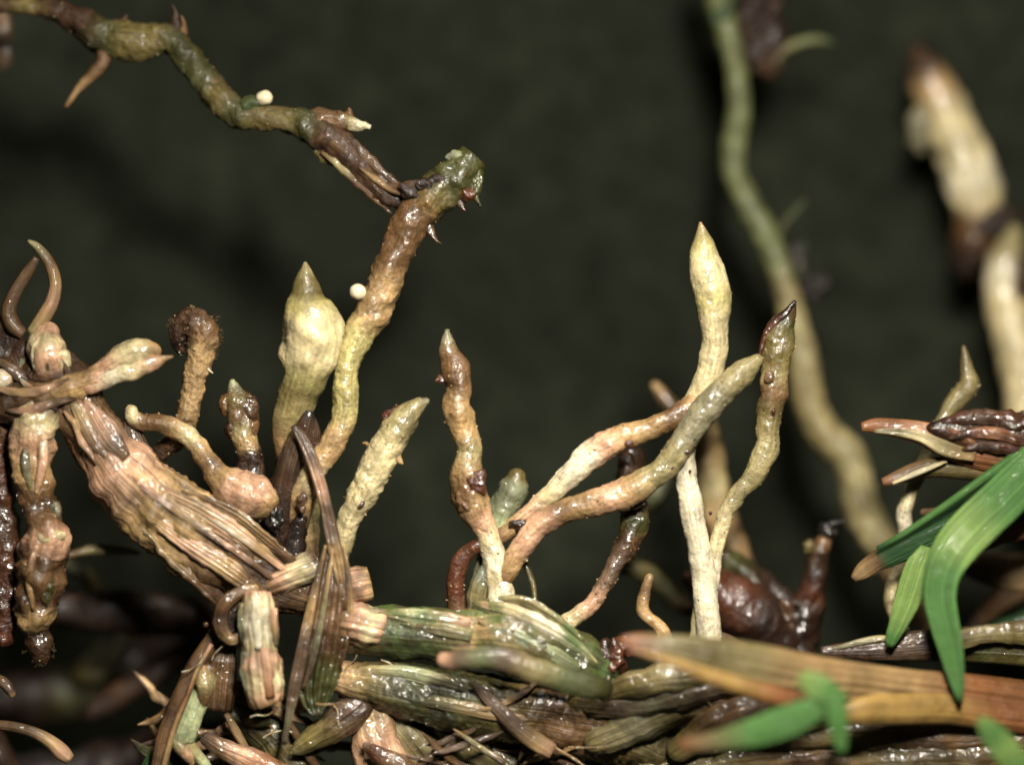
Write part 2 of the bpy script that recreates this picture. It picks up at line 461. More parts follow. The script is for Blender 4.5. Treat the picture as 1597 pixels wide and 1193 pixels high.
def hairs(name, parent, spots, col, ln=9):
    """root hairs nobody could count, one mesh"""
    V = []; F = []; C = []; org = np.array(origin(parent)) / S
    for (x, y, z, ang, k) in spots:
        for _ in range(k):
            a = math.radians(ang + random.uniform(-50, 50)); l = ln * random.uniform(0.4, 1.3)
            b = np.array(P(x + random.uniform(-9, 9), y + random.uniform(-12, 12), z + random.uniform(-8, 10))) / S
            d = np.array([math.cos(a), math.sin(a), random.uniform(-0.4, 0.6)]) * l
            bend = np.array([random.uniform(-2, 2), random.uniform(-2, 2), 0])
            sidev = np.array([-d[1], d[0], 0]); sidev = sidev / (np.linalg.norm(sidev) + 1e-9) * 0.45
            i = len(V)
            up = np.array([0, 0, 0.45])
            for f, wd in ((0, 1.0), (0.5, 0.8), (1.0, 0.25)):
                p = b + d * f + bend * f * f
                V += [p + sidev * wd, p + up * wd, p - sidev * wd]
            for q in (0, 3):
                for k2 in range(3):
                    F.append((i + q + k2, i + q + (k2 + 1) % 3, i + q + 3 + (k2 + 1) % 3, i + q + 3 + k2))
            C += [LIN[col]] * 9
    o = mesh_obj(name, (np.array(V) - org) * S, F, np.array(C), np.zeros((len(V), 2)), 'rough', parent)
    o['kind'] = 'stuff'
    return o

# ================================================================ SETTING
def make_tray():
    n = 60; ext = 2600.0
    V = []; F = []
    for i in range(n + 1):
        for j in range(n + 1):
            x = -ext + 2 * ext * i / n; y = -ext + 2 * ext * j / n
            V.append((x * S, y * S, 5 * S * noise.noise(Vector((x / 300, y / 300, 0))) - 6 * S))
    for i in range(n):
        for j in range(n):
            a = i * (n + 1) + j
            F.append((a, a + n + 1, a + n + 2, a + 1))
    o = mesh_obj('tray_surface', V, F, np.ones((len(V), 3)) * 0.02, np.zeros((len(V), 2)), tray_material(), None)
    o['kind'] = 'structure'
make_tray()

# ================================================================ UPPER LEFT STRAND
t = thing('knobby_root', 'knobby brown and green root strand running in from the corner to the thick root', 'root', (600, 300, -30))
tube('strand', """-60 2 -130 13 k, 0 8 -125 13 k, 45 10 -120 13 o, 90 18 -112 18 k, 130 38 -104 24 k, 165 58 -98 31 v, 205 64 -94 30 o,
 245 62 -90 25 o, 275 70 -86 23 v, 298 98 -82 22 v, 320 125 -78 22 v, 344 155 -72 24 o, 372 178 -66 24 v, 408 184 -60 19 o,
 445 188 -55 20 o, 480 196 -50 26 v, 512 214 -45 28 k, 540 240 -40 25 k, 568 268 -35 24 k, 600 296 -30 22 k, 632 312 -28 20 d""",
     'dull', t, lump=0.13, ls=20, fine=0.05, crumbs=260, parts=[('root_end', 0, 4), ('root_node', 4, 8), ('root_stalk', 8, 14), ('decayed_root', 14, 20)])
tube('rootlet', '164 76 -95 13 b, 160 98 -92 11 b, 142 118 -92 9, 122 138 -92 6 t, 104 165 -92 3.5 b', 'dull', t, n=14)
flake(t, 268, 52, -84, 88, 44, 9, 'k', 'rough'); flake(t, 281, 56, -80, 85, 32, 8, 'b', 'rough'); flake(t, 182, 42, -90, 50, 24, 10, 'k', 'rough'); flake(t, 118, 32, -100, 70, 20, 9, 'k', 'rough')
blob('green_shoulder', 392, 165, -58, (21, 17, 16), 'g', 'dull', t, 0.2, col2='v')
tube('root_spur', '478 194 -46 17 b, 505 190 -44 20 b, 530 188 -40 16 b, 546 190 -37 10 k', 'rough', t, lump=0.15)
tube('pale_bud', '530 186 -38 13 b, 546 193 -36 10 e, 560 197 -35 8 w, 569 197 -36 6 c, 577 200 -36 4 w', 'wet', t, n=16, lump=0.3, ls=9, ends='rc')
flake(t, 540, 186, -34, 75, 18, 10, 'b'); flake(t, 500, 240, -40, -25, 46, 9, 'o'); flake(t, 505, 232, -36, -30, 60, 10, 'k')
blob('decayed_tissue', 594, 292, -26, (26, 22, 18), 'k', 'rough', t, 0.3, 16, col2='b')
for s_ in ('492 206 -28 2 k 0, 520 222 -18 9 b, 548 246 -14 11 k, 574 274 -10 9 b, 596 304 -8 3 k', '520 200 -30 2 b -30, 546 222 -22 7 k, 574 250 -16 9 b, 604 280 -10 8 k, 630 296 -6 3 b',
           '500 236 -30 2 b 30, 528 254 -26 8 e, 556 280 -22 8 k, 590 312 -20 6 b, 612 334 -20 2 k', '596 288 -8 3 k 0, 622 292 6 8 b, 652 288 14 8 k, 690 280 12 3 d', '560 262 -8 2 b 0, 586 280 -2 5 t, 612 298 0 5 b, 640 306 2 2 k'):
    blade('peeling_skin', s_, 'dryleaf', t, curl=0.6, thick=4, m=10, fray=0.3, wob=4)
o = tag(blob('egg', 412, 153, -48, (13.5, 12, 12), 'w', 'egg', None, 0.1), 'dull white round egg stuck behind the green shoulder of the knobby strand', 'egg')
t = thing('root_stub', 'faint pinkish root stub hanging far behind the knobby strand', 'root', (5, 60, -330))
tube('root_stalk', '-12 -20 -330 14 b, 4 40 -330 12 b, 6 90 -330 11 m, 2 102 -330 7', 'root', t, n=14)

# ================================================================ THICK ROOT
t = thing('thick_root', 'thick tan root ending in a broken dark green top', 'root', (455, 880, -60))
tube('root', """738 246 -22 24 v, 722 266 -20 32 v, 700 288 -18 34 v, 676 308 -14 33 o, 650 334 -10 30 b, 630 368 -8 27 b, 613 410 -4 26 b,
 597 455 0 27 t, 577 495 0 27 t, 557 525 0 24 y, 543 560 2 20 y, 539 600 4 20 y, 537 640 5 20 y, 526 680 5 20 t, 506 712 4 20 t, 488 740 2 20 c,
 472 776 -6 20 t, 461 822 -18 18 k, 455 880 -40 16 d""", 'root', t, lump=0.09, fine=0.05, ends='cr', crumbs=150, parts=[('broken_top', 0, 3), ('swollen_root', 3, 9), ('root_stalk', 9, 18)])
blob('torn_rim', 743, 290, -6, (9, 22, 10), 'v', 'clump', t, 0.4, 12, rot=-8)
blob('torn_rim', 728, 304, 0, (13, 12, 9), 'r', 'wet', t, 0.4, 12)
blob('torn_rim', 708, 244, -6, (13, 9, 9), 'n', 'dull', t, 0.3, 12)
flake(t, 738, 262, -4, -80, 62, 11, 'v', 'rough'); flake(t, 746, 276, -10, -88, 50, 7, 'd'); flake(t, 718, 316, -4, -60, 16, 8, 'k')
flake(t, 670, 350, -6, -62, 36, 8, 'k')
blob('dark_tissue', 668, 287, 10, (26, 12, 10), 'd', 'rough', t, 0.4, 14, rot=12)
blob('dark_tissue', 640, 300, 12, (18, 12, 9), 'd', 'rough', t, 0.4, 14, rot=-20)
tag(blob('egg', 558, 455, 14, (13.5, 13, 13), 'w', 'egg', None, 0.07), 'bright pearly white egg resting against the side of the thick tan root', 'egg')

# ================================================================ ROOTS, LEFT AND CENTRE
t = thing('galled_root', 'pale yellow root with a big pear-shaped swelling and pointed tip', 'root', (452, 790, -40))
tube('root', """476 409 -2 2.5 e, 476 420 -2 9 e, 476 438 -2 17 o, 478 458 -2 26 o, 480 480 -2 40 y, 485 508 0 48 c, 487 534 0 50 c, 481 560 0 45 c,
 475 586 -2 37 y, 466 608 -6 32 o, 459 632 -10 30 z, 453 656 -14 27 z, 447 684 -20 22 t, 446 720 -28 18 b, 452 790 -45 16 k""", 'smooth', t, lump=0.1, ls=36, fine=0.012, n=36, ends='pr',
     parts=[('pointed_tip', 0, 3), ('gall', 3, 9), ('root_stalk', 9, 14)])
blob('brown_speck', 484, 604, 29, (3.5, 3, 3), 'd', 'wet', t); blob('brown_speck', 475, 610, 26, (3, 3, 3), 'd', 'wet', t)

t = thing('hooked_root', 'tan root with a hooked dark brown crusty head', 'root', (250, 712, -40))
tube('root', """282 546 -18 8 d, 279 530 -16 14 d, 284 510 -12 20 k, 302 502 -8 22 k, 317 520 -6 24 b, 314 550 -5 21 t, 306 582 -5 19 t, 299 612 -5 17 t,
 293 642 -6 17 t, 286 668 -14 16 b, 270 690 -26 15 k, 244 712 -40 14 k""", 'rough', t, lump=0.1, fine=0.1, crumbs=260, parts=[('crusty_head', 0, 4), ('root_stalk', 4, 11)])
flake(t, 296, 500, -4, 85, 24, 13, 'o', 'smooth', 'pointed_tip')
hairs('root_hairs', t, [(330, 505, 0, 30, 50), (336, 525, 0, 10, 50), (330, 548, 0, 0, 40), (318, 560, 0, -20, 25), (300, 492, 0, 90, 25), (272, 510, -5, 160, 30)], 'b', 6)
flake(t, 320, 566, 0, -50, 20, 3, 'w')

t = thing('wet_root', 'short jelly-coated brown root with a grey pointed tip', 'root', (398, 800, -30))
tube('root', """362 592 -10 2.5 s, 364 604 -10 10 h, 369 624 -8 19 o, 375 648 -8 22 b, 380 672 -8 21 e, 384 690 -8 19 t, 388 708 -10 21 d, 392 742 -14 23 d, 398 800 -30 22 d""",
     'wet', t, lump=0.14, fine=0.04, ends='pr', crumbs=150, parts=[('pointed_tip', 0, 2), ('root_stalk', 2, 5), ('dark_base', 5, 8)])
blob('jelly_coat', 355, 630, -6, (14, 20, 15), 'b', 'wet', t, 0.2, 14, rot=-10); blob('jelly_coat', 388, 638, -6, (15, 28, 17), 'k', 'wet', t, 0.2, 14, rot=14)
blob('jelly_coat', 362, 668, -6, (12, 18, 14), 'r', 'wet', t, 0.2, 14); blob('jelly_coat', 393, 664, -6, (11, 16, 14), 'b', 'wet', t, 0.2, 14)

t = thing('arched_root', 'arching tan root with an egg-shaped swollen end above the diagonal stem', 'root', (214, 700, -5))
tube('root', """204 641 8 10 c, 207 652 8 12 c, 222 658 8 13 b, 246 660 8 14 b, 272 668 9 16 t, 295 680 10 16 c, 312 700 10 16 t, 326 722 10 17 b, 342 744 10 23 t,
 361 760 10 33 p, 381 770 10 38 p, 400 780 9 36 p, 414 791 7 27 t, 425 800 5 14 b""", 'root', t, lump=0.09, ls=20, n=28, crumbs=150, parts=[('root_knob', 0, 2), ('root_stalk', 2, 8), ('gall', 8, 13)])
blade('bark_flap', '206 652 2 14 b 20, 210 676 4 16 m, 222 700 6 14 b, 234 716 6 6 t', 'sheath', t, curl=0.5, thick=4)

t = thing('sunken_root', 'dim pale root end standing in the gap behind the withered leaf', 'root', (486, 880, -60))
tube('root_stalk', '487 770 -28 13 z, 485 810 -30 13 e, 484 850 -34 12 t, 486 890 -50 12 b', 'root', t)

t = thing('bristly_root', 'pale glossy root with small thorn-like flakes leaning towards a blunt tip', 'root', (524, 880, -10))
tube('root', """664 626 12 6 h, 652 632 12 13 e, 636 645 11 20 e, 620 668 10 24 e, 604 694 9 25 c, 590 722 8 25 c, 577 750 7 24 c, 563 776 5 23 c, 549 800 3 19 c,
 540 826 0 18 c, 532 856 -5 16 e, 524 896 -14 14 t""", 'wet', t, lump=0.08, ls=20, fine=0.04, n=32, crumbs=150, parts=[('blunt_tip', 0, 2), ('root_stalk', 2, 11)])
flake(t, 618, 700, 14, -68, 26, 11, 't'); flake(t, 604, 652, 8, 55, 26, 10, 'r', name='reddish_flake'); flake(t, 596, 672, 8, 75, 24, 7, 'r', name='reddish_flake')
flake(t, 575, 694, 12, 160, 10, 4, 't'); flake(t, 598, 738, 10, -20, 12, 5, 't'); flake(t, 543, 786, 8, 120, 14, 5, 'k')
blob('brown_speck', 563, 787, 27, (5, 8, 4), 'k', 'wet', t, 0.2, rot=-30); blob('brown_speck', 577, 757, 31, (4, 5, 3), 'r', 'wet', t, 0.2, rot=-20)

# ================================================================ LEFT CLUSTER
t = thing('diagonal_stem', 'stout brown fibrous stem slanting down to the crown with a frayed lower end', 'stem', (480, 930, -30))
tube('stem', """84 560 -14 30 k, 104 600 -8 44 k, 126 645 -4 42 b, 156 690 -2 44 b, 192 738 0 56 p, 236 782 0 62 t, 292 826 0 66 t, 352 862 0 62 b, 410 894 -4 52 k, 468 920 -12 42 b, 540 940 -24 30 k""",
     'sheath', t, lump=0.09, ls=34, fine=0.03, ridge=0.035, rn=15, flat=0.8, n=48, parts=[('upper_stem', 0, 3), ('stem_node', 3, 5), ('fibrous_stem', 5, 10)])
for s_ in ("220 752 40 2 b -10, 252 768 47 9 p, 300 792 52 16 t, 352 824 51 18 p, 404 862 42 14 t, 452 900 30 5 b",
           "214 786 42 2 b 5, 246 812 49 10 t, 296 848 53 15 p, 346 880 52 17 t, 392 914 42 13 b, 436 946 26 4 k",
           "250 786 51 1.5 b 0, 300 818 55 4 w, 350 848 55 5 p, 396 880 48 5 b, 430 908 40 3 b",
           "190 760 22 3 o 30, 226 810 32 13 z, 268 858 33 17 t, 308 898 28 16 b, 344 934 18 12 k, 372 970 6 4 d",
           "284 764 38 2 t -35, 330 788 41 12 b, 376 814 39 15 t, 430 858 31 12 b, 484 894 20 3 k",
           "310 798 51 1.5 p -5, 350 822 54 4 w, 396 854 50 5 t, 440 886 41 5 p, 470 908 34 2 b",
           "200 740 46 2 q 0, 232 766 53 6 p, 280 800 57 7 t, 320 830 57 4 b, 350 852 56 1.5 k"):
    blade('sheath_strip', s_, 'sheath', t, curl=0.22, thick=2.5, vein=0.06, vn=5, fray=0.25, m=18, wob=2.5)  # sheath fibres; their pale colours also paint bright highlights along the stem
blade('torn_sheath', '132 622 28 3 p -10, 144 648 32 16 p, 156 670 36 24 p, 172 694 40 22 m, 196 716 40 10 b', 'sheath', t, curl=0.4, thick=4)
blade('torn_sheath', '116 622 28 10 e 10, 130 652 36 13 t, 150 690 40 12 b, 170 716 40 5 k', 'sheath', t, curl=0.4, thick=4)
tube('cut_stub', '492 880 12 24 k, 466 893 20 23 c, 436 906 22 20 p, 420 914 16 16 t', 'sheath', t, ridge=0.1, ends='cc')
tube('cut_stub', '530 920 8 32 m, 556 912 10 29 p, 574 908 8 26 t', 'sheath', t, ridge=0.1, ends='rc')

t = thing('forked_root', 'pale tan root whose end splits into two lobes crossing the dark node', 'root', (-10, 634, -10))
tube('root_stalk', '-30 640 0 26 b, 20 628 8 28 k, 64 616 18 25 b, 100 606 24 20 t, 132 598 28 19 t, 160 588 28 17 p', 'root', t, lump=0.15, fine=0.06)
tube('upper_lobe', '138 594 26 13 t, 168 574 28 18 p, 196 556 28 23 c, 222 548 28 21 c, 238 548 26 14 t', 'root', t, lump=0.1)
tube('lower_lobe', '140 602 32 13 p, 176 588 36 14 w, 208 576 36 16 c, 238 566 34 13 p, 256 559 32 6 t, 270 556 30 2.5 b', 'root', t, lump=0.08, ends='rp')
flake(t, 200, 538, 30, 60, 12, 6, 'e')
t = thing('bulb_node', 'pale rounded node with two dry curling horns above the hanging root', 'node', (75, 600, 0))
tube('node_cap', '76 520 6 18 p, 74 534 10 30 c, 76 556 10 33 p, 84 584 4 34 k, 92 610 -4 30 k', 'root', t, lump=0.16, ls=24, n=28)
blob('node_highlight', 88, 560, 30, (20, 25, 10), 'c', 'root', t, 0.4, 16, rot=20)  # pale lump painted in for the highlight right of the cleft
blade('node_shading_ridge', '62 522 30 2 p 0, 56 540 36 7 c, 55 562 36 8 w, 62 590 28 3 b', 'root', t, curl=0.4, thick=6, m=8, wob=4)  # whitish ridge painted in for the highlight on the left
blade('node_shading_ridge', '76 528 36 2 b 0, 72 550 40 4 k, 74 576 38 5 b, 80 598 32 2 k', 'sheath', t, curl=0.4, thick=6, m=8, wob=4)  # dark strip painted in for the cleft between the two highlights
blade('horn', '44 376 10 3 c 0, 58 386 12 7 e, 76 410 12 9 b, 85 440 12 10 t, 80 470 12 11 p, 66 496 12 12 t, 50 522 10 13 e', 'dryleaf', t, curl=0.7, thick=6, m=10)
blade('horn', '57 402 6 5 m 0, 44 422 6 9 b, 26 450 6 10 m, 12 482 6 12 b, 18 506 6 13 b, 36 522 6 9 b', 'dryleaf', t, curl=0.7, thick=6, m=10)
tube('side_stub', '-20 600 10 22 p, 4 590 14 16 w, 22 578 14 9 p', 'root', t, lump=0.2)
tube('dark_scale', '-20 520 -30 36 k, 10 545 -25 30 d, 40 570 -15 28 k, 60 620 -20 36 k', 'rough', t, lump=0.2)
blade('green_scale', '38 560 6 7 n 20, 36 590 8 8 n, 48 616 8 6 n', 'dryleaf', t, thick=4)

for s_ in ('-10 604 36 3 p 0, 30 612 44 8 t, 72 606 46 7 p, 108 590 44 2 b', '10 640 36 2 b 0, 44 640 42 8 p, 84 628 42 7 m, 120 622 36 2 k', '96 560 34 2 b 20, 110 590 34 8 k, 120 622 34 9 b, 138 650 30 3 p',
           '30 590 30 2 w 0, 44 604 36 6 p, 66 618 40 5 b, 90 640 36 2 k', '-6 560 20 3 m 0, 16 574 26 9 b, 40 600 28 8 k, 52 632 28 3 b', '100 640 30 2 p 30, 118 662 36 6 t, 132 690 38 7 p, 150 724 40 2 b'):
    blade('torn_strand', s_, 'sheath', t, curl=0.4, thick=3, m=10, fray=0.4, wob=5)
t = thing('hanging_root', 'jointed root hanging from the node with pale bands and a crumbling end', 'root', (60, 640, 0))
tube('root', """70 632 4 30 k, 58 656 8 34 c, 50 690 8 34 p, 50 728 6 31 t, 56 766 4 28 b, 64 792 4 27 k, 70 816 8 31 b, 73 840 12 36 p, 66 866 8 37 k, 60 900 6 38 b, 56 936 4 35 k, 54 964 2 29 t, 56 984 -4 20 d, 60 1004 -6 23 k, 62 1022 -8 15 k""",
     'wet', t, lump=0.16, ls=26, fine=0.05, n=32, crumbs=150, parts=[('upper_joint', 0, 5), ('middle_joint', 5, 8), ('lower_joint', 8, 11), ('crumbling_end', 11, 14)])
blade('bark_ridge', '66 676 34 8 w 10, 68 712 38 9 p, 62 744 36 8 p, 56 770 30 4 t', 'root', t, curl=0.5, thick=8, m=8)
blade('bark_ridge', '38 690 34 3 o 10, 40 722 36 9 h, 46 756 32 7 o, 52 780 26 2 v', 'root', t, curl=0.5, thick=6, m=8)
blob('bark_knot', 44, 884, 34, (12, 16, 8), 'b', 'wet', t, 0.35, 12, rot=25); blob('bark_knot', 74, 918, 34, (10, 20, 8), 'v', 'wet', t, 0.4, 12, rot=-12)
blob('bark_knot', 80, 836, 36, (22, 11, 10), 'c', 'wet', t, 0.25, 12, rot=10); blob('bark_knot', 86, 798, 22, (8, 20, 8), 'h', 'wet', t, 0.3, 12, rot=8)
blade('bark_ridge', '58 850 42 4 p 0, 48 880 44 7 b, 46 916 42 7 t, 52 952 36 3 b', 'wet', t, curl=0.5, thick=6, m=8)
hairs('root_hairs', t, [(60, 1024, -6, 270, 40), (76, 1012, -6, 310, 30), (44, 1012, -6, 230, 20)], 'o', 5)

t = thing('dark_red_root', 'dark reddish root hanging beside the jointed root with a glossy bead', 'root', (5, 740, -40))
tube('root_stalk', '-16 650 -30 34 k, -6 740 -30 26 r, 4 820 -30 26 k, 8 900 -30 24 r, 8 960 -26 22 r, 8 992 -24 16 r', 'wet', t, lump=0.14)  # dark reddish is the root's own colour
blob('glossy_bead', 4, 996, -4, (13, 11, 11), 'r', 'clump', t, 0.15)

# ---- dim things behind, lower left; shade painted into the stems' dark colours
DIM = [
 ('fallen_stolon', 'reddish-brown stem with shade in its colour lying level behind the diagonal stem', '40 946 -250 30 d, 120 950 -250 32 d, 210 958 -250 33 d, 300 962 -250 32 k, 400 975 -250 34 k', 'dull', 'stem'),
 ('thin_leaf_tip', 'thin pale dead leaf tip in the dark gap under the diagonal stem', '86 878 -70 5 k, 108 866 -80 7 b, 138 858 -90 9 z, 170 857 -100 9 e, 200 859 -110 6 e, 216 862 -112 3', 'dryleaf', 'leaf'),
 ('curled_rootlet', 'faint grey rootlet curving down below the thin pale leaf tip', '96 872 -220 12 h, 118 884 -230 13 n, 140 904 -240 13 o, 152 934 -250 12 v', 'root', 'root'),
 ('pale_shoot_end', 'blurred pale shoot end glowing in the dark lower corner', '196 986 -420 18 v, 172 1012 -420 22 h, 150 1038 -420 24 h, 130 1050 -420 18 o', 'smooth', 'shoot'),
 ('olive_stolon', 'blurred olive stem crossing below the pale shoot end', '-40 1078 -480 40 x, 60 1082 -480 44 d, 120 1076 -480 42 v, 220 1030 -480 36 d, 330 960 -480 34 x', 'dull', 'stem'),
 ('rusty_stem', 'blurred rusty brown stem slanting beneath the olive stem', '140 1112 -280 16 d, 190 1082 -280 19 k, 240 1052 -280 18 d, 310 1000 -280 18 k', 'dull', 'stem'),
 ('bottom_stem', 'brown stem with shade in its dark colour along the lower edge under the curled strip', '-40 1230 -260 50 x, 100 1215 -260 46 x, 240 1190 -260 50 d, 400 1160 -260 55 d', 'dull', 'stem'),
 ('corner_leaf_base', 'dull brown leaf base tucked below the curled strip', '-40 1140 -160 30 k, -8 1190 -160 34 k, 20 1260 -160 34 b', 'dryleaf', 'leaf'),
]
for nm, lb, s_, mt, ct in DIM:
    tag(tube(nm, s_, mt, None, lump=0.12, ls=40, n=18, step=8), lb, ct)
t = thing('curled_strip', 'thin brown curled leaf strip with a frayed tip in the lower corner', 'leaf', (-10, 1130, 0))
blade('leaf_blade', '-30 1130 10 7 m 10, 10 1131 10 8 b, 48 1140 10 9 m, 78 1156 10 11 t, 98 1174 8 13 p, 110 1184 6 9 t', 'dryleaf', t, curl=0.6, thick=6, m=10)
t = thing('brown_leaf_stub', 'small brown leaf stub poking in beside the hanging root end', 'leaf', (-10, 1060, 0))
blade('leaf_blade', '-20 1056 6 9 b 0, 4 1064 6 9 b, 16 1078 6 8 k, 20 1086 6 4 t', 'dryleaf', t, curl=0.5, thick=6, m=8)

# ================================================================ WITHERED SHEATHS, CENTRE LEFT
t = thing('dark_sheath', 'dark brown torn sheath wrapped round the foot of the thick root', 'sheath', (430, 870, -20))
blade('sheath_wall', '482 640 18 6 x -10, 474 662 18 16 k, 458 700 14 22 m, 446 744 8 26 k, 438 790 2 30 d, 434 840 -4 34 d, 436 886 -14 34 k', 'sheath', t, curl=0.7, thick=5, fray=0.3)
blade('sheath_wall', '484 644 10 5 d 20, 492 676 8 12 k, 490 716 2 14 d, 484 760 -4 14 k', 'sheath', t, curl=0.6, thick=5, fray=0.3)
blade('sheath_wall', '470 800 6 10 d 0, 462 830 6 15 x, 456 866 4 20 d, 452 900 0 16 k', 'wetsheath', t, curl=0.6, thick=5, fray=0.3)
blob('humus_crumb', 430, 812, 22, (12, 18, 8), 'x', 'clump', t, 0.5, 10); blob('humus_crumb', 470, 782, 22, (9, 14, 8), 'k', 'clump', t, 0.5, 10)
t = thing('withered_leaf', 'withered striped leaf hanging from a thin twisted stalk across the stem joint', 'leaf', (512, 900, 30))
blade('leaf_stalk', '456 664 34 4 d 0, 470 682 38 9 m, 484 712 42 10 m, 498 752 46 10 p, 508 792 48 10 m, 517 836 50 12 m, 526 876 50 11 t, 534 920 48 8 m, 540 950 46 5 b', 'dryleaf', t, curl=0.3, thick=3, m=12, wob=3.5, vein=0.15, vn=3)
blade('leaf_blade', '520 830 38 5 b 0, 520 862 42 16 m, 518 905 46 28 m, 512 955 48 34 b, 504 1005 48 37 k, 496 1046 46 35 v, 492 1084 44 26 v, 494 1108 42 12 v, 496 1116 42 3 k', 'wetsheath', t, curl=0.12, thick=3, vein=0.13, vn=4, fray=0.12, m=30, wob=5)
blade('leaf_margin', '508 850 50 2 t 0, 496 900 52 5 m, 484 950 53 7 t, 474 1000 54 9 m, 464 1050 54 10 m, 456 1088 50 9 m, 450 1120 46 6 h, 443 1160 42 4 m', 'wetsheath', t, curl=0.3, thick=3, m=10, wob=3)
blade('leaf_rib', '520 850 50 2 t 0, 512 900 54 4 t, 504 950 56 5 e, 494 1000 56 6 h, 482 1046 54 5 m, 472 1074 50 2 b', 'wetsheath', t, curl=0.4, thick=3, m=8, wob=3)
blade('leaf_rib', '536 850 48 2 t 0, 543 900 50 5 m, 545 950 48 6 t, 540 1000 44 5 b, 530 1040 42 2 k', 'wetsheath', t, curl=0.4, thick=3, m=8, wob=3)

t = thing('broken_culm', 'pale splintered piece of broken stalk with cut ends and grey-green edges', 'stalk', (400, 1000, 30))
tube('upper_piece', '402 926 44 22 p, 402 940 46 25 c, 402 970 46 26 w, 405 1006 46 26 c, 408 1020 44 24 t', 'sheath', t, ridge=0.1, rn=11, ends='cc', n=36, lump=0.08)
tube('lower_piece', '404 1008 44 26 e, 407 1030 46 30 p, 411 1060 46 31 c, 415 1086 44 29 p, 417 1094 43 26 t', 'sheath', t, ridge=0.1, rn=11, ends='cc', n=36, lump=0.08)
for s_ in ('398 930 72 7 w 0, 400 970 74 9 w, 404 1012 74 7 w', '412 1010 74 8 p 0, 416 1050 78 10 p, 420 1088 74 8 q', '424 948 58 7 p -30, 426 980 60 8 t, 428 1008 56 5 h', '386 1016 60 8 h 30, 386 1050 62 9 n, 394 1086 60 7 h', '380 940 52 7 z 40, 380 970 54 8 n, 384 1006 52 6 v'):
    blade('splinter', s_, 'sheath', t, curl=0.5, thick=6, m=10, fray=0.4, wob=3)  # middle splinters whitish and pink, side ones mostly grey-green
t = thing('curled_ring', 'glossy brown curled sheath ring wrapped beside the broken stalk', 'sheath', (360, 950, 20))
tube('ring_band', '396 918 40 8 t, 374 922 44 10 b, 354 938 46 12 b, 344 960 44 12 k, 348 984 42 11 b, 362 998 40 9 t, 374 990 40 7 b', 'wetsheath', t, ridge=0.05, flat=0.7)
blade('ring_wall', '390 930 26 16 k 0, 372 944 28 20 k, 364 968 28 20 d, 370 992 26 12 k', 'wetsheath', t, curl=-0.3, thick=4)
tag(blob('water_bead', 321, 974, 20, (5, 5, 5), 'k', 'clump', None, 0.05), 'tiny shining water bead left of the curled brown ring', 'water bead')

# ---- lower left tangle
t = thing('folded_leaf', 'long narrow brown folded leaf running down past the pale green shoot', 'leaf', (320, 1000, 20))
blade('leaf_blade', '336 984 10 10 k 0, 322 1010 14 13 b, 302 1042 18 14 k, 286 1076 22 14 b, 270 1114 24 14 k, 256 1150 24 14 b, 246 1206 22 14 m', 'dryleaf', t, curl=0.6, thick=6)
blade('leaf_rib', '330 1004 26 4 p 0, 308 1044 32 4 t, 292 1086 36 4 q, 272 1134 38 5 t, 252 1204 36 5 t', 'dryleaf', t, curl=0.8, thick=5, m=8)
t = thing('green_shoot', 'pale green shoot with a bent elbow beside the long brown leaf', 'shoot', (300, 1090, 0))
tube('shoot', '326 1046 0 16 b, 318 1070 4 18 s, 306 1096 8 18 s, 296 1122 10 19 s, 286 1146 10 19 s, 284 1160 10 18 e, 300 1172 8 13 e, 318 1190 6 9 s, 330 1215 0 9 s', 'smooth', t, lump=0.05, n=24)
tube('elbow_scale', '272 1144 14 9 s, 280 1160 16 14 e, 292 1176 14 12 p, 298 1188 10 6 t', 'smooth', t)
t = thing('dark_green_leaf', 'dark green leaf piece below the elbow of the pale shoot', 'leaf', (270, 1180, -10))
blade('leaf_blade', '300 1140 -14 14 F 10, 276 1170 -10 24 F, 250 1200 -10 28 F, 220 1240 -10 20 F', 'leaf', t)
t = thing('brown_sheath_stub', 'short brown block-like sheath stub under the broken stalk', 'sheath', (345, 1060, -10))
blade('sheath_wall', '350 1000 0 16 k 0, 346 1040 6 24 b, 342 1080 8 26 b, 340 1108 4 22 k', 'sheath', t, curl=0.3, thick=7, fray=0.2)
tube('sheath_knob', '316 1044 16 8 t, 318 1064 20 14 e, 318 1088 18 11 b, 314 1100 14 6 t', 'wet', t)
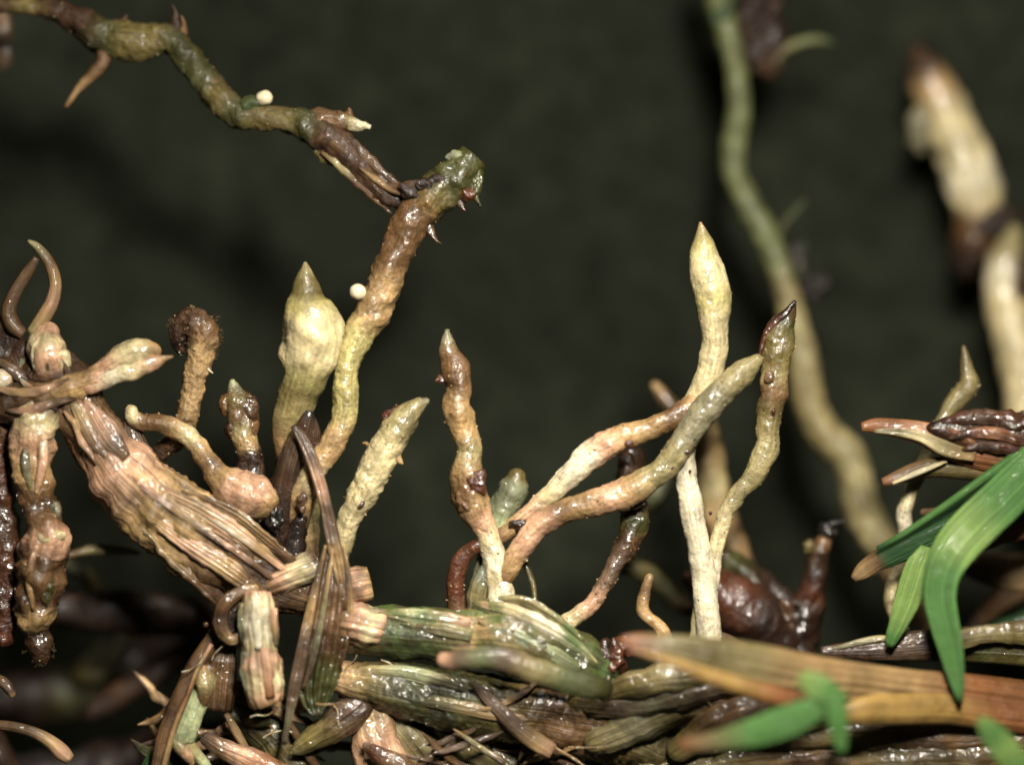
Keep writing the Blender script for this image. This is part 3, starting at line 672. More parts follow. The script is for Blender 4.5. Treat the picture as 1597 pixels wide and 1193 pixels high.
DIM = [
 ('mossy_stem', 'dark olive stem slanting down right below the broken stalk', '360 1084 -30 24 k, 398 1126 -30 28 v, 440 1170 -30 30 o, 480 1230 -30 30 v', 'wetsheath', 'stem'),
 ('pink_sheath', 'brown-pink pointed sheath at the lower edge right of the shoot elbow', '322 1152 6 10 k, 344 1164 10 15 b, 372 1178 12 18 p, 410 1196 12 22 q, 460 1225 10 26 b', 'wetsheath', 'sheath'),
 ('tapered_bud', 'tapering wet olive bud pointing down left under the lower stolon', '556 1104 6 27 k, 532 1122 10 25 m, 504 1142 12 22 o, 480 1158 12 17 o, 464 1168 10 11 e, 456 1173 8 5 e', 'wetsheath', 'bud'),
 ('cream_stem', 'cream and brown wet stem below the left end of the lower stolon', '556 1080 -14 30 b, 574 1120 -10 34 t, 590 1160 -8 38 p, 606 1220 -8 42 t', 'wetsheath', 'stem'),
 ('grey_green_culm', 'pale grey-green stem squeezed between the cream stem and the olive stem', '590 1092 -34 20 o, 616 1126 -26 26 e, 646 1164 -26 30 z, 690 1220 -26 34 o', 'wetsheath', 'stem'),
 ('olive_culm', 'broad olive wet stem slanting to the lower edge', '640 1110 -60 36 v, 700 1140 -50 40 o, 760 1172 -50 42 o, 840 1225 -50 44 v', 'wetsheath', 'stem'),
 ('brown_pointed_tip', 'glossy brown pointed tip lying on the cream stem', '570 1162 34 5 m, 584 1172 38 11 r, 610 1188 40 16 b, 660 1216 40 20 k', 'wet', 'sheath'),
]
for nm, lb, s_, mt, ct in DIM:
    tag(tube(nm, s_, mt, None, lump=0.12, ls=30, n=40, step=5, ridge=0.06, rn=13, flat=0.7), lb, ct)
t = thing('tan_strip', 'thin tan dead strip hanging below the brown sheath stub', 'leaf', (374, 1130, 0))
blade('leaf_blade', '352 1112 0 5 b 0, 366 1138 4 7 t, 382 1166 4 6 t, 396 1200 2 6 b', 'dryleaf', t, curl=0.6, thick=4, m=8)

# ================================================================ STOLON WITH ITS ROOTS
t = thing('green_stolon', 'striped green and cream stolon lying level with several roots growing from it', 'stolon', (740, 1000, 0))
tube('stolon', """520 978 -10 30 k, 560 982 0 38 o, 610 984 4 40 v, 660 988 6 41 v, 706 992 6 42 o, 740 992 6 46 t, 776 990 6 56 z, 820 1000 8 58 o, 866 1018 8 52 v, 908 1036 6 44 v, 936 1050 0 36 g, 952 1056 -8 28 v""",
     'greensheath', t, lump=0.06, ls=34, fine=0.015, ridge=0.025, rn=17, n=52, ends='rc', parts=[('left_internode', 0, 4), ('stolon_node', 4, 6), ('right_internode', 6, 11)])
tube('sheath_end', '540 970 20 31 b, 560 973 22 32 p, 578 977 22 31 c, 592 981 20 30 p', 'sheath', t, ridge=0.1, rn=13, ends='rc', n=44)
for s_ in ('590 956 36 2 e 0, 620 958 42 10 e, 655 962 46 14 s, 700 968 48 14 p, 734 972 46 8 p', '624 972 44 2 o 0, 660 978 48 8 o, 694 982 52 12 e, 736 992 52 10 z',
           '738 940 30 3 p -20, 760 948 42 11 p, 796 958 52 16 c, 850 984 58 18 w, 900 1014 52 13 s, 930 1036 40 5 e', '746 968 50 2 t 0, 772 980 58 9 t, 812 994 64 14 s, 860 1018 62 13 s, 908 1046 50 7 v',
           '758 936 22 3 e -40, 784 938 30 9 e, 816 942 34 14 z, 860 968 38 15 e, 906 1002 34 9 e', '744 1000 48 2 o 10, 770 1010 54 8 o, 806 1022 58 11 v, 850 1040 54 10 g, 900 1062 44 4 v'):
    blade('sheath_strip', s_, 'greensheath', t, curl=0.25, thick=4, vein=0.08, vn=3, fray=0.15)  # cream and white strips also paint highlight streaks on the upper side
tube('sheath_tip', """692 1028 118 11 p, 712 1030 122 15 m, 750 1026 124 17 u, 786 1028 122 19 m, 830 1044 116 20 z, 880 1060 106 20 u, 920 1070 96 20 v, 942 1072 86 16 v""", 'dryleaf', t, flat=0.6, lump=0.06)
# the lumpy root
tube('root', """697 517 8 4 h, 697 530 8 10 h, 702 552 8 17 b, 710 576 8 22 b, 717 600 8 20 b, 713 626 8 21 t, 716 652 8 25 t, 725 678 8 20 t, 731 704 8 20 e, 728 734 8 25 t, 730 764 8 28 b, 738 790 8 26 t,
 752 816 8 20 p, 764 842 8 18 c, 771 872 10 18 w, 777 904 10 20 c, 782 936 12 22 w, 788 964 12 26 p""", 'wet', t, lump=0.11, ls=24, fine=0.03, n=32, crumbs=150, parts=[('pale_tip', 0, 2), ('lumpy_root', 2, 12), ('root_base', 12, 17)])
flake(t, 690, 590, 14, 200, 12, 9, 'r', name='reddish_flake'); blob('brown_lesion', 742, 752, 26, (17, 20, 12), 'r', 'wet', t, 0.35, 12); blob('brown_lesion', 726, 776, 28, (14, 22, 9), 'b', 'wet', t, 0.35, 12)
tube('root_sheath', '742 952 2 14 h, 744 924 6 16 z, 752 900 8 12 n, 758 880 6 6 n', 'wetsheath', t, flat=0.8)
# the curved brown root that rises into the upper twin
tube('root', """712 956 -4 15 b, 711 925 -2 14 r, 712 896 0 14 r, 722 870 2 13 r, 744 852 4 12 r, 770 844 2 12 r, 796 824 2 13 t, 826 798 4 13 p, 858 772 6 16 c, 888 742 8 20 w, 914 716 8 22 w, 940 696 8 23 p,
 974 682 8 21 t, 1010 670 8 18 t, 1042 656 6 17 b, 1066 642 4 18 b, 1084 628 0 16 t""", 'speck', t, lump=0.08, ls=22, fine=0.04, n=24, crumbs=150, parts=[('brown_root_bend', 0, 6), ('curving_root', 6, 16)])
blob('humus_crumb', 809, 818, 18, (15, 8, 8), 'd', 'clump', t, 0.4, 10)
# lower twin
tube('root', """786 902 14 15 b, 800 876 16 16 t, 818 848 18 19 p, 842 820 18 19 p, 874 800 18 19 b, 910 788 18 20 t, 948 778 18 23 p, 986 764 18 24 t, 1020 742 19 19 e, 1048 716 20 20 e, 1068 684 20 21 h, 1092 650 20 22 h, 1120 618 20 22 h,
 1146 592 20 22 e, 1166 574 20 18 e, 1180 562 20 10 e""", 'speck', t, lump=0.07, ls=22, fine=0.04, n=26, crumbs=150, parts=[('lower_curving_root', 0, 9), ('translucent_root_end', 9, 15)])
blob('brown_speck', 1046, 728, 36, (8, 5, 5), 'r', 'wet', t, 0.3, rot=20); blob('brown_speck', 1070, 704, 38, (6, 5, 4), 'k', 'wet', t, 0.3); blob('brown_speck', 980, 692, 28, (8, 5, 4), 'r', 'wet', t, 0.3, rot=-15)
blob('brown_speck', 982, 790, 12, (24, 6, 8), 'd', 'clump', t, 0.4, 10, rot=12); blob('brown_speck', 920, 722, 26, (5, 4, 3), 'b', 'wet', t, 0.3)
# slim root to the right
tube('root', '872 984 -6 14 p, 892 966 -6 14 c, 918 946 -8 13 p, 942 914 -10 13 m, 960 880 -14 14 m, 978 848 -22 19 k, 990 818 -30 22 v, 988 788 -40 21 k, 982 756 -54 17 k, 978 720 -70 15 d', 'speck', t, lump=0.1, fine=0.05, crumbs=150, parts=[('slim_root', 0, 4), ('dark_root_end', 4, 9)])
tube('fine_rootlet', '816 870 -30 5 v, 824 892 -30 5 o, 832 918 -26 4 o, 834 936 -20 4 v', 'root', t, n=10)

t = thing('green_tinged_root', 'translucent grey-green blunt root end rising behind the lumpy root', 'root', (740, 940, -30))
tube('root', '806 744 -34 14 o, 803 756 -34 22 n, 796 774 -34 25 n, 786 794 -34 25 n, 777 818 -32 21 s, 768 846 -30 17 n, 756 880 -26 15 n, 746 914 -22 15 n, 742 950 -20 15 v', 'smooth', t, lump=0.09, n=26, crumbs=60, parts=[('root_tip', 0, 3), ('root_stalk', 3, 8)])

t = thing('red_humus', 'wet reddish-brown humus crumb at the cut end of the green stolon', 'humus', (950, 1040, 0))
blob('crumb', 952, 1026, 14, (26, 30, 22), 'r', 'clump', t, 0.4, 14, col2='d'); blob('crumb', 972, 1010, 10, (20, 15, 14), 'r', 'clump', t, 0.4, 12)
tube('fine_hair', '948 1046 30 2.5 z, 948 1060 36 2.2 w, 940 1070 36 2 w, 930 1078 34 1.5 e', 'root', t, n=8, wob=0)

t = thing('lower_stolon', 'dark olive wet stolon lying under the green striped one', 'stolon', (700, 1100, -40))
tube('stolon', """524 1052 0 24 p, 540 1058 2 28 t, 580 1066 0 37 o, 640 1078 -4 44 v, 710 1092 -8 48 v, 780 1104 -14 50 o, 850 1114 -22 54 b, 930 1128 -30 58 b, 1010 1150 -36 56 o, 1090 1186 -40 52 o, 1160 1230 -44 50 k""",
     'wetsheath', t, lump=0.07, ls=34, ridge=0.03, rn=17, n=50, ends='cr', parts=[('node_end', 0, 1), ('left_internode', 1, 5), ('right_internode', 5, 10)])
for s_ in ('556 1042 20 2 e 0, 590 1046 30 9 e, 636 1050 34 12 s, 690 1064 36 12 o, 740 1080 30 5 v', '600 1080 34 2 v 0, 650 1090 38 8 v, 706 1100 42 11 o, 780 1116 38 9 t, 830 1122 30 4 m'):
    blade('sheath_strip', s_, 'wetsheath', t, curl=0.3, thick=4)
t = thing('dry_strip', 'narrow dry pinkish-brown leaf strip lying across the lower stolon', 'leaf', (800, 1130, 40))
blade('leaf_blade', '736 1064 42 5 k 0, 756 1084 44 9 m, 782 1110 46 12 m, 808 1136 46 14 m, 838 1158 44 15 t, 862 1172 40 13 p', 'dryleaf', t, curl=0.3, thick=5, m=10)
DIM = [
 ('olive_sheath', 'blurred olive-grey sheath tip beside the red humus crumb', '946 1084 40 14 o, 980 1072 50 22 o, 1030 1060 56 26 z, 1090 1056 56 28 o', 'wetsheath', 'sheath'),
 ('grey_stalk', 'soft grey-brown stalk below the olive-grey sheath tip', '900 1096 20 18 o, 960 1100 40 20 m, 1020 1096 50 22 h, 1100 1072 56 24 m, 1180 1066 50 22 o', 'wetsheath', 'stem'),
 ('wet_sheath', 'wet glinting brown sheath slanting below the grey stalk', '930 1156 20 20 z, 990 1130 36 28 h, 1050 1104 44 30 o, 1120 1090 44 30 b', 'wetsheath', 'sheath'),
 ('rust_sheath', 'rusty brown sheath under the long tan leaf', '1060 1168 40 20 o, 1120 1130 56 32 b, 1190 1112 60 34 b, 1270 1110 56 30 q', 'wetsheath', 'sheath'),
 ('root_mat_stem', 'dark stem along the lower edge beneath the green leaf', '1020 1210 0 30 z, 1140 1190 10 34 o, 1260 1180 20 36 b, 1400 1176 30 34 o, 1640 1180 30 40 b', 'wetsheath', 'stem'),
 ('edge_stem', 'brown ridged stem along the lower right edge under the tan leaf', '1180 1150 30 18 b, 1300 1148 44 20 o, 1420 1146 44 22 b, 1640 1150 44 22 b', 'wetsheath', 'stem'),
 ('glossy_stem', 'glossy dark stem at the lower edge below the dry strip', '780 1196 -80 44 k, 880 1190 -80 40 o, 960 1200 -80 40 z, 1040 1220 -80 40 o', 'wetsheath', 'stem'),
]
for nm, lb, s_, mt, ct in DIM:
    tag(tube(nm, s_, mt, None, lump=0.14, ls=30, n=40, step=6, ridge=0.07, rn=13, flat=0.6), lb, ct)

# ================================================================ ROOTS, RIGHT OF CENTRE
t = thing('spindle_root', 'tall cream-white root with a spindle-shaped pointed tip', 'root', (1108, 1000, -10))
tube('root', """1092 347 0 2 t, 1094 362 0 9 e, 1097 382 0 19 y, 1099 406 0 24 c, 1105 436 0 28 c, 1112 468 0 29 y, 1114 498 0 25 c, 1115 530 0 21 c, 1112 560 0 21 c, 1103 590 -2 21 c, 1088 620 -6 19 c, 1075 660 -8 18 c,
 1068 700 -6 17 w, 1070 742 -4 17 w, 1078 790 -2 19 w, 1087 840 0 18 w, 1096 890 0 19 w, 1101 940 0 19 w, 1105 980 0 19 w, 1108 1012 -4 23 c""", 'smooth', t, lump=0.05, ls=26, fine=0.03, n=30, ends='pr', crumbs=60, parts=[('pointed_tip', 0, 2), ('gall', 2, 8), ('root_stalk', 8, 19)])
for x, y in ((1108, 800), (1082, 868), (1100, 905), (1090, 935), (1112, 960), (1076, 735)):
    blob('brown_speck', x, y, 17, (2.6, 3, 2), 'd', 'wet', t, 0.2, sub=2)
tube('side_rootlet', '1080 996 -8 6 h, 1084 960 -8 6 e, 1088 930 -6 5 e', 'root', t, n=10)
t = thing('collar', 'grey-brown papery collar round the foot of the cream-white root', 'sheath', (1110, 1010, -20))
blade('sheath_wall', '1060 1014 -4 8 b 0, 1090 1002 6 12 h, 1126 1000 6 14 m, 1164 1014 -4 8 b', 'dryleaf', t, thick=5)

t = thing('dark_tipped_root', 'speckled olive root bending up to a dark red withered tip', 'root', (1106, 940, -20))
tube('root', """1240 474 -2 2.5 d, 1233 486 -2 9 k, 1222 504 -2 18 v, 1214 530 -2 24 o, 1211 558 -2 24 o, 1209 584 -2 22 z, 1206 612 -2 22 b, 1201 642 -4 20 o, 1196 668 -4 18 z, 1197 694 -4 19 e, 1186 724 -4 18 e, 1166 754 -6 15 e,
 1142 784 -8 14 e, 1127 816 -10 13 c, 1118 850 -12 12 c, 1112 890 -14 11 w, 1107 945 -20 11 c""", 'speck', t, lump=0.1, ls=22, fine=0.04, n=30, flat=0.72, ends='pr', crumbs=150, parts=[('withered_tip', 0, 2), ('swollen_end', 2, 8), ('root_stalk', 8, 16)])
blade('necrotic_edge', '1240 470 4 3 d 0, 1224 490 10 6 d, 1208 504 8 7 r, 1196 520 6 6 r, 1187 544 4 4 r, 1184 560 2 2 r', 'wet', t, curl=0.6, thick=7, m=8)
blob('brown_speck', 1200, 588, 20, (8, 9, 4), 'b', 'wet', t, 0.3); blob('brown_speck', 1206, 642, 16, (4, 6, 4), 'r', 'wet', t, 0.3)

t = thing('kinked_rootlet', 'small kinked brown rootlet rising from behind the blurred tan leaf tip', 'root', (1040, 1010, -30))
tube('root_stalk', '1012 902 -16 8 t, 1006 922 -16 9 b, 1002 944 -16 10 t, 1008 962 -16 10 t, 1024 974 -16 10 t, 1034 986 -18 11 t, 1040 1010 -24 11 b', 'root', t, n=16, lump=0.12)

BACK = [
 ('hidden_rootlet', 'blurred brownish rootlet tip behind the crossing roots', '1022 602 -240 7 t, 1036 620 -240 11 b, 1056 644 -240 14 v, 1080 680 -240 14 k', 'root', 'root'),
 ('background_root', 'blurred tan root standing behind the cream-white root', '1094 650 -230 20 z, 1102 700 -230 24 t, 1112 756 -230 26 e, 1122 806 -230 27 t, 1140 850 -220 28 t, 1158 890 -210 22 b', 'dull', 'root'),
 ('pale_green_bud', 'blurred pale green bud beneath the twin curving roots', '1034 752 -220 12 n, 1022 770 -220 17 n, 1012 790 -220 12 v', 'smooth', 'bud'),
 ('drooping_leaf', 'dim drooping olive leaf in the dark gap under the twin roots', '960 884 -180 10 v, 1000 890 -190 16 o, 1040 920 -200 16 v, 1070 950 -200 12 k', 'dryleaf', 'leaf'),
 ('brown_scrap', 'dark brown scrap of rotten root behind the twin roots', '970 690 -90 12 d, 985 715 -90 20 k, 978 745 -90 18 d', 'wet', 'root'),
]
for nm, lb, s_, mt, ct in BACK:
    tag(tube(nm, s_, mt, None, lump=0.08, n=18, step=6), lb, ct)

t = thing('red_fork', 'glossy reddish-brown forked stub with a charred black tip', 'root', (1240, 1010, -60))
tube('upright_arm', '1284 846 -130.0 13 b, 1276 862 -130.0 17 k, 1272 892 -134.0 19 d, 1266 924 -138.0 21 r, 1256 956 -142.0 27 d, 1244 1010 -146.0 30 d', 'wet', t, lump=0.14)
tube('left_arm', '1110 858 -170.0 20 k, 1140 880 -166.0 22 v, 1176 908 -160.0 24 d, 1210 940 -152.0 26 d, 1240 966 -144.0 26 d', 'clump', t, lump=0.16)
blob('charred_tip', 1290, 828, -128, (14, 15, 10), 'x', 'clump', t, 0.45, 10); blob('charred_tip', 1306, 816, -130, (10, 5, 6), 'x', 'clump', t, 0.5, 8, rot=15)
blob('pale_lobe', 1262, 852, -118, (11, 12, 9), 'o', 'root', t, 0.3)
blob('wet_lump', 1224, 962, -120, (14, 26, 12), 'k', 'clump', t, 0.5, 10, rot=10); blob('wet_lump', 1236, 944, -120, (12, 10, 9), 'd', 'clump', t, 0.5, 10)
t = thing('brown_bud', 'smooth dark brown oval bud half hidden behind the cream-white root', 'bud', (1150, 980, -120))
tube('bud', '1070 900 -130 10 r, 1100 914 -130 34 r, 1140 940 -130 48 r, 1184 970 -130 46 d, 1220 1000 -130 30 d', 'smooth', t, lump=0.05, n=30)

t = thing('long_root', 'long blurred pale root winding from the top edge down behind the grass', 'root', (1460, 1000, -240))
tube('root', """1112 -50 -380.0 25.2 k, 1120 -10 -380.0 23.4 u, 1132 40 -375.0 21.6 u, 1143 88 -370.0 17.1 u, 1151 130 -370.0 18.0 u, 1152 175 -370.0 18.9 u, 1145 225 -370.0 19.8 u, 1146 270 -370.0 19.8 u, 1165 316 -368.0 20.7 u, 1190 360 -366.0 21.6 u, 1212 410 -362.0 19.8 u, 1226 460 -358.0 19.8 z, 1240 510 -352.0 21.6 e, 1252 552 -346.0 23.4 e, 1258 600 -340.0 24.3 z, 1266 640 -332.0 27.0 z, 1290 680 -326.0 28.8 z, 1322 712 -320.0 27.9 e, 1336 754 -316.0 27.0 e, 1346 800 -312.0 28.8 e, 1370 842 -308.0 28.8 e, 1402 890 -300.0 26.1 t, 1432 940 -294.0 23.4 t, 1458 990 -290.0 19.8 b""", 'dull', t, lump=0.06, n=24, step=8,
     parts=[('mossy_upper_root', 0, 3), ('slender_root', 3, 11), ('thick_lower_root', 11, 23)])
blob('dark_moss', 1184, 50, -380, (38, 56, 30), 'd', 'rough', t, 0.35, 30); blob('dark_moss', 1196, 95, -376, (22, 26, 18), 'k', 'rough', t, 0.35, 20); blob('dark_moss', 1128, 22, -370, (22, 34, 20), 'g', 'rough', t, 0.3, 20)
tube('side_rootlet', '1200 110 -372 6 v, 1220 82 -374 7 o, 1250 66 -376 8 u, 1274 62 -378 8 u, 1298 68 -380 5 g', 'dull', t, n=14)
tube('side_rootlet', '1206 376 -366 5 v, 1226 346 -370 6 v, 1244 326 -374 6 g, 1254 314 -376 4 v', 'dull', t, n=14)
blob('green_algae', 1246, 402, -390, (18, 26, 10), 'x', 'rough', t, 0.4, 16, col2='g'); blob('green_algae', 1268, 446, -400, (26, 22, 10), 'x', 'rough', t, 0.4, 16)

t = thing('club_root', 'thick blurred whitish club-shaped root with dark brown ends', 'root', (1515, 400, -470))
tube('root', '1432 84 -480 14 k, 1442 106 -480 28 k, 1456 138 -480 34 t, 1476 182 -480 37 c, 1496 230 -480 40 c, 1514 280 -480 42 w, 1524 316 -480 40 c, 1524 350 -480 36 b, 1516 384 -480 34 k, 1508 410 -480 24 d', 'smooth', t, lump=0.07, n=28, step=8, crumbs=60, parts=[('brown_tip', 0, 2), ('club', 2, 7), ('dark_base', 7, 9)])
blob('grey_lobe', 1434, 202, -470, (18, 34, 16), 'h', 'smooth', t, 0.25, 20, rot=-6); blob('brown_collar', 1552, 348, -450, (34, 24, 22), 'd', 'rough', t, 0.35, 18, rot=25)
t = thing('lower_club_root', 'whitish root segment hanging below the brown collar of the club root', 'root', (1600, 680, -400))
tube('root', '1580 364 -440 14 e, 1572 396 -440 27 e, 1568 430 -440 33 w, 1570 470 -440 34 c, 1580 520 -430 33 c, 1594 580 -420 33 c, 1600 640 -410 32 c, 1604 740 -400 34 t', 'smooth', t, lump=0.06, n=24, step=8)
blob('brown_patch', 1592, 436, -412, (14, 36, 12), 'k', 'rough', t, 0.3, 16)

# ================================================================ GRASS, RIGHT
t = thing('slim_pale_root', 'slim whitish root with an olive arrow-shaped tip threading behind the leaf tips', 'root', (1416, 1000, -60))
tube('root', '1503 541 -70 3 z, 1505 560 -70 8 o, 1509 582 -70 12 z, 1510 602 -70 17 z, 1494 622 -70 16 z, 1474 650 -68 13 e, 1454 690 -66 12 e, 1434 738 -64 11 e, 1418 776 -62 11 c, 1410 806 -60 12 w, 1413 836 -60 12 w, 1407 872 -60 12 c, 1394 908 -60 12 c, 1390 940 -60 12 e, 1402 972 -58 11 c, 1416 1000 -54 10 w', 'root', t, lump=0.06, n=20, ends='pr', crumbs=150, parts=[('arrow_tip', 0, 5), ('root_stalk', 5, 15)])
flake(t, 1514, 604, -64, 10, 16, 8, 'e', 'smooth')

t = thing('leaf_tip', 'upper pinkish-brown folded leaf tip caked with dark humus', 'leaf', (1560, 710, 10))
blade('leaf_blade', '1344 666 16 7 q 0, 1366 664 16 12 q, 1400 668 18 15 q, 1440 676 20 19 p, 1480 690 20 25 q, 1530 704 20 30 q, 1620 716 16 34 b', 'dryleaf', t, curl=0.5, thick=6, edge='q')
blade('leaf_groove', '1364 672 26 3 e 0, 1400 674 28 6 z, 1438 682 30 8 c, 1476 700 30 12 z, 1520 712 28 8 t', 'dryleaf', t, curl=-0.2, thick=4, m=8)
blob('humus_crust', 1556, 678, 20, (88, 30, 18), 'd', 'clump', t, 0.3, 40, sub=5, col2='k', rot=-6)
blob('humus_crust', 1590, 662, 26, (40, 22, 14), 'k', 'clump', t, 0.45, 24, sub=5, col2='d', rot=12)
for s_ in ('1462 662 30 2 d 0, 1492 654 36 9 r, 1530 650 38 13 k, 1570 654 38 14 r, 1612 662 34 12 d', '1480 684 34 2 k 10, 1510 676 40 8 r, 1548 674 42 11 q, 1590 684 42 10 r, 1620 692 38 6 k',
           '1500 702 34 2 r -10, 1530 696 40 8 k, 1566 700 40 10 r, 1606 710 36 8 d', '1452 668 30 1.5 q 0, 1476 670 34 5 r, 1506 684 36 6 q, 1534 704 34 3 k'):
    blade('rotten_sheath', s_, 'wetsheath', t, curl=0.5, thick=3, m=14, fray=0.4, wob=5)
t = thing('leaf_tip', 'lower olive-brown folded leaf tip with a pale edge', 'leaf', (1560, 730, 0))
blade('leaf_blade', '1376 752 4 6 q 0, 1398 746 4 11 b, 1430 734 4 14 b, 1466 728 4 17 o, 1510 730 2 19 o, 1570 730 -2 20 t, 1630 720 -6 20 v', 'dryleaf', t, curl=0.5, thick=6)
blade('leaf_edge', '1392 754 14 3 c 0, 1430 738 18 5 w, 1464 724 18 4 c, 1476 720 16 2 c', 'dryleaf', t, curl=0.6, thick=6, m=8)  # cream strip along part of the blade

t = thing('dark_leaf', 'dark green folded grass leaf with a withered tan tip', 'leaf', (1600, 760, 20))
blade('leaf_blade', '1330 902 30 6 t 20, 1344 888 32 14 t, 1366 872 34 17 b, 1380 864 34 19 F, 1420 842 34 24 F, 1470 818 32 28 F, 1530 790 28 34 F, 1640 740 20 46 F', 'leaf', t, curl=0.1, fold=0.7, thick=5, vein=0.02, cvar=0.1)
blade('leaf_margin', '1368 856 44 4 F 0, 1410 832 48 5 G, 1470 792 48 6 G, 1540 742 44 7 G, 1620 686 36 8 G', 'leaf', t, curl=0.5, thick=5, m=8, cvar=0.1)
t = thing('bent_leaf', 'bright green grass leaf bending sharply to hang straight down', 'leaf', (1600, 760, 50))
blade('leaf_blade', """1650 694 60 34 G -10, 1604 738 70 35 G, 1560 782 80 36 G, 1520 820 92 36 L, 1490 854 100 34 L, 1471 890 104 29 G, 1465 930 108 26 G, 1473 974 114 23 G, 1483 1014 120 19 G, 1490 1050 126 14 G, 1495 1078 130 8 G, 1497 1094 132 3 F""",
      'leaf', t, curl=0.14, thick=3, vein=0.02, vn=9, m=26, cvar=0.08, wob=1.0)  # lighter green at the bend paints in the light caught there
t = thing('young_leaf', 'short yellow-green young leaf hanging beside the bent green leaf', 'leaf', (1430, 890, 40))
blade('leaf_blade', '1444 852 38 8 L 0, 1440 866 40 15 L, 1430 890 44 21 L, 1418 930 46 21 L, 1404 966 46 16 L, 1392 994 44 11 G, 1387 1008 42 6 G', 'leaf', t, curl=0.15, thick=3, cvar=0.1)
BACK = [
 ('curving_leaf', 'blurred brown leaf curving behind the bent green leaf', '1490 872 -180 12 b, 1530 884 -180 24 b, 1580 892 -180 28 t, 1660 890 -180 30 b', 'dryleaf', 'leaf'),
 ('slanting_leaf', 'blurred tan leaf arm slanting below the brown curving leaf', '1508 986 -200 8 k, 1534 960 -200 14 b, 1566 930 -190 20 b, 1610 900 -185 24 b', 'dryleaf', 'leaf'),
 ('rust_leaf', 'rusty leaf edge showing under the bright green bend', '1440 798 -60 5 b, 1480 800 -60 6 q, 1520 842 -40 14 k, 1560 832 -40 18 q, 1640 806 -40 20 q', 'dryleaf', 'leaf'),
 ('green_shade_leaf', 'dim green leaf in the gap right of the hanging leaf', '1530 1010 -220 20 F, 1570 990 -220 26 F, 1640 970 -220 30 F', 'leaf', 'leaf'),
]
for nm, lb, s_, mt, ct in BACK:
    tag(tube(nm, s_, mt, None, lump=0.06, n=18, step=8, flat=0.4), lb, ct)
t = thing('wet_brown_sheath', 'dark wet brown sheath lying behind the long tan leaf', 'sheath', (1450, 1010, 10))
blade('sheath_wall', '1280 1016 10 8 k 0, 1340 1014 14 16 k, 1400 1010 16 22 m, 1460 1006 16 26 k, 1540 1006 14 30 v, 1640 1012 10 32 o', 'wetsheath', t, curl=0.4, thick=6)
blade('pale_rim', '1300 1012 12 3 h 0, 1340 1002 18 6 h, 1376 996 20 6 e, 1394 1000 18 3 m', 'wetsheath', t, curl=0.5, thick=6, m=8)
tube('translucent_lobe', '1470 1004 34 10 v, 1500 996 38 16 o, 1530 990 36 14 z, 1580 986 30 18 o, 1640 990 20 24 o', 'wetsheath', t, flat=0.5)
t = thing('long_tan_leaf', 'long blurred tan and orange dead leaf stretching across the foreground', 'leaf', (1300, 1060, 150))
blade('leaf_blade', '968 998 230 6 q 0, 990 1002 232 14 q, 1040 1010 230 21 z, 1110 1026 222 32 o, 1180 1042 208 38 z, 1250 1056 186 38 t, 1330 1064 150 32 t, 1420 1076 110 32 t, 1520 1090 80 38 q, 1680 1116 40 44 b', 'tanleaf', t, curl=0.3, thick=6, vein=0.05, m=24)
blade('leaf_fold', '980 1012 238 4 q 0, 1040 1030 240 8 a, 1100 1052 234 12 a, 1150 1068 224 14 a, 1210 1086 208 17 q, 1260 1096 196 11 q', 'tanleaf', t, curl=0.5, thick=6, cvar=0.15)
blade('leaf_fold', '1300 1120 170 10 o 0, 1350 1108 156 22 a, 1410 1106 132 24 a, 1480 1106 104 24 a, 1550 1116 84 24 q, 1680 1130 54 26 q', 'tanleaf', t, curl=0.4, thick=6, cvar=0.15)
t = thing('green_leaf_cluster', 'small blurred green leaf tuft with a pointed hanging tip on the tan leaf', 'leaf', (1290, 1085, 190))
blade('leaf_base', '1246 1056 270.0 10 L 0, 1268 1066 274.0 20 L, 1292 1082 276.0 20 G, 1316 1096 274.0 14 G', 'leaf', t, curl=0.12, thick=3.5, cvar=0.1)
blade('leaf_blade', '1310 1088 270.0 14 G 0, 1280 1102 270.0 18 G, 1230 1124 268.0 26 G, 1170 1144 264.0 22 G, 1110 1156 258.0 14 z, 1060 1162 252.0 10 q', 'leaf', t, curl=0.1, thick=3.5, cvar=0.1)
blade('hanging_tip', '1300 1080 278.0 12 G 0, 1304 1104 282.0 16 G, 1308 1136 282.0 15 G, 1312 1160 280.0 10 G, 1313 1174 278.0 5 G', 'leaf', t, curl=0.15, thick=3.5, cvar=0.1)
t = thing('corner_green_leaf', 'blurred green leaf base entering at the lower right under the tan leaf', 'leaf', (1570, 1170, 160))
blade('leaf_blade', '1528 1120 246 8 L 0, 1546 1142 248 19 G, 1570 1172 248 22 L, 1600 1212 244 22 G, 1630 1260 240 16 G', 'leaf', t, curl=0.15, thick=3.5)

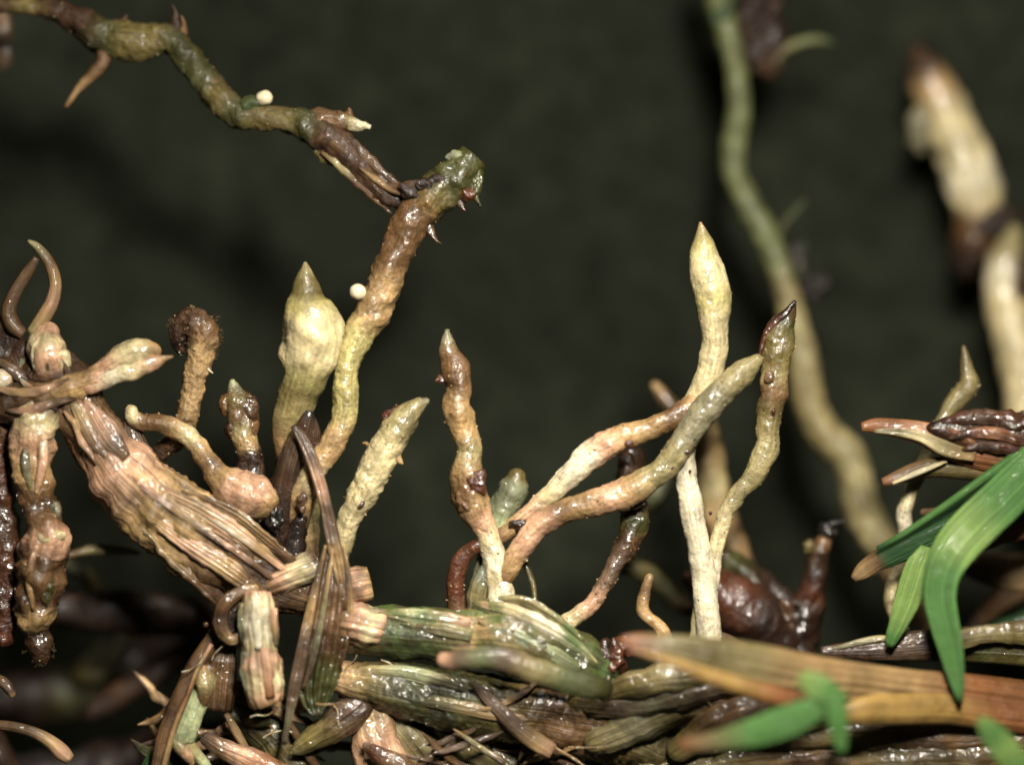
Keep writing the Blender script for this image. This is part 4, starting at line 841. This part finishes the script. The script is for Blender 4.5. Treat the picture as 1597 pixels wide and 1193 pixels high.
# ================================================================ WET LITTER ALONG THE BOTTOM
rng = random.Random(21)
NEAR = [(330, 'long brown folded leaf'), (440, 'broken pale stalk'), (550, 'withered striped leaf'), (660, 'lower stolon end'), (760, 'olive wet stem'), (860, 'dry pinkish strip'),
        (980, 'red humus crumb'), (1100, 'wet glinting sheath'), (1400, 'green leaf tuft')]
def tag_near(o, what, x, cat, group):
    tag(o, what + ' in the litter by the ' + next(n_ for lim, n_ in NEAR if x < lim), cat, group)
for i in range(86):
    x = rng.uniform(250, 1240); y = rng.uniform(1075, 1190); z = rng.uniform(-90, 6)
    if i >= 76: x = rng.uniform(600, 1200); y = rng.uniform(1080, 1190); z = rng.uniform(24, 44)
    if x < 560: y = rng.uniform(1090, 1195)
    a = math.radians(rng.choice((-1, 1, 1)) * rng.uniform(8, 60)); ln = rng.uniform(70, 190); hw = rng.uniform(3, 11)
    if i >= 76: hw *= 0.5
    bow = rng.uniform(-18, 18); col = rng.choice('btmokvtetept')
    rows = []
    for k in range(6):
        f = k / 5 - 0.5
        px = x + math.cos(a) * ln * f - math.sin(a) * bow * (4 * f * f); py = y + math.sin(a) * ln * f + math.cos(a) * bow * (4 * f * f)
        w_ = hw * (1 - abs(2 * f) ** 3) + 1.2
        rows.append('%.1f %.1f %.1f %.1f %s %.0f' % (px, py, z + 12 * math.sin(3 * f + i), w_, col if k % 3 else rng.choice('bkt'), rng.uniform(-35, 35)))
    o = blade('litter_strip', ', '.join(rows), rng.choice(('dryleaf', 'wetsheath')), None, curl=rng.uniform(0.1, 0.8), thick=3.5, m=10, fray=0.35, wob=3, vein=0.1, vn=3)
    tag_near(o, {'b': 'brown', 't': 'tan', 'm': 'grey-brown', 'o': 'olive', 'k': 'dark brown', 'v': 'dark olive', 'e': 'pale', 'p': 'pinkish tan'}[col] + (' wide' if hw > 8.5 else ' thin') + ' torn leaf strip', x, 'leaf', 'torn strips in the wet litter')
for i in range(18):
    x = rng.uniform(300, 1250); y = rng.uniform(1000, 1185); a = rng.uniform(0, 6.28); z = rng.uniform(20, 62)
    rows = []
    for k in range(5):
        a += rng.uniform(-0.7, 0.7); x += math.cos(a) * 12; y += math.sin(a) * 9; z += rng.uniform(-3, 3)
        rows.append('%.1f %.1f %.1f %.2f %s' % (x, y, z, rng.uniform(0.9, 1.6), rng.choice('tewb')))
    tag_near(tube('loose_fibre', ', '.join(rows), 'root', None, n=6, step=5, wob=1, lump=0.0, fine=0.0), 'hair-thin curling fibre', x, 'fibre', 'hair-thin fibres on the wet stems')
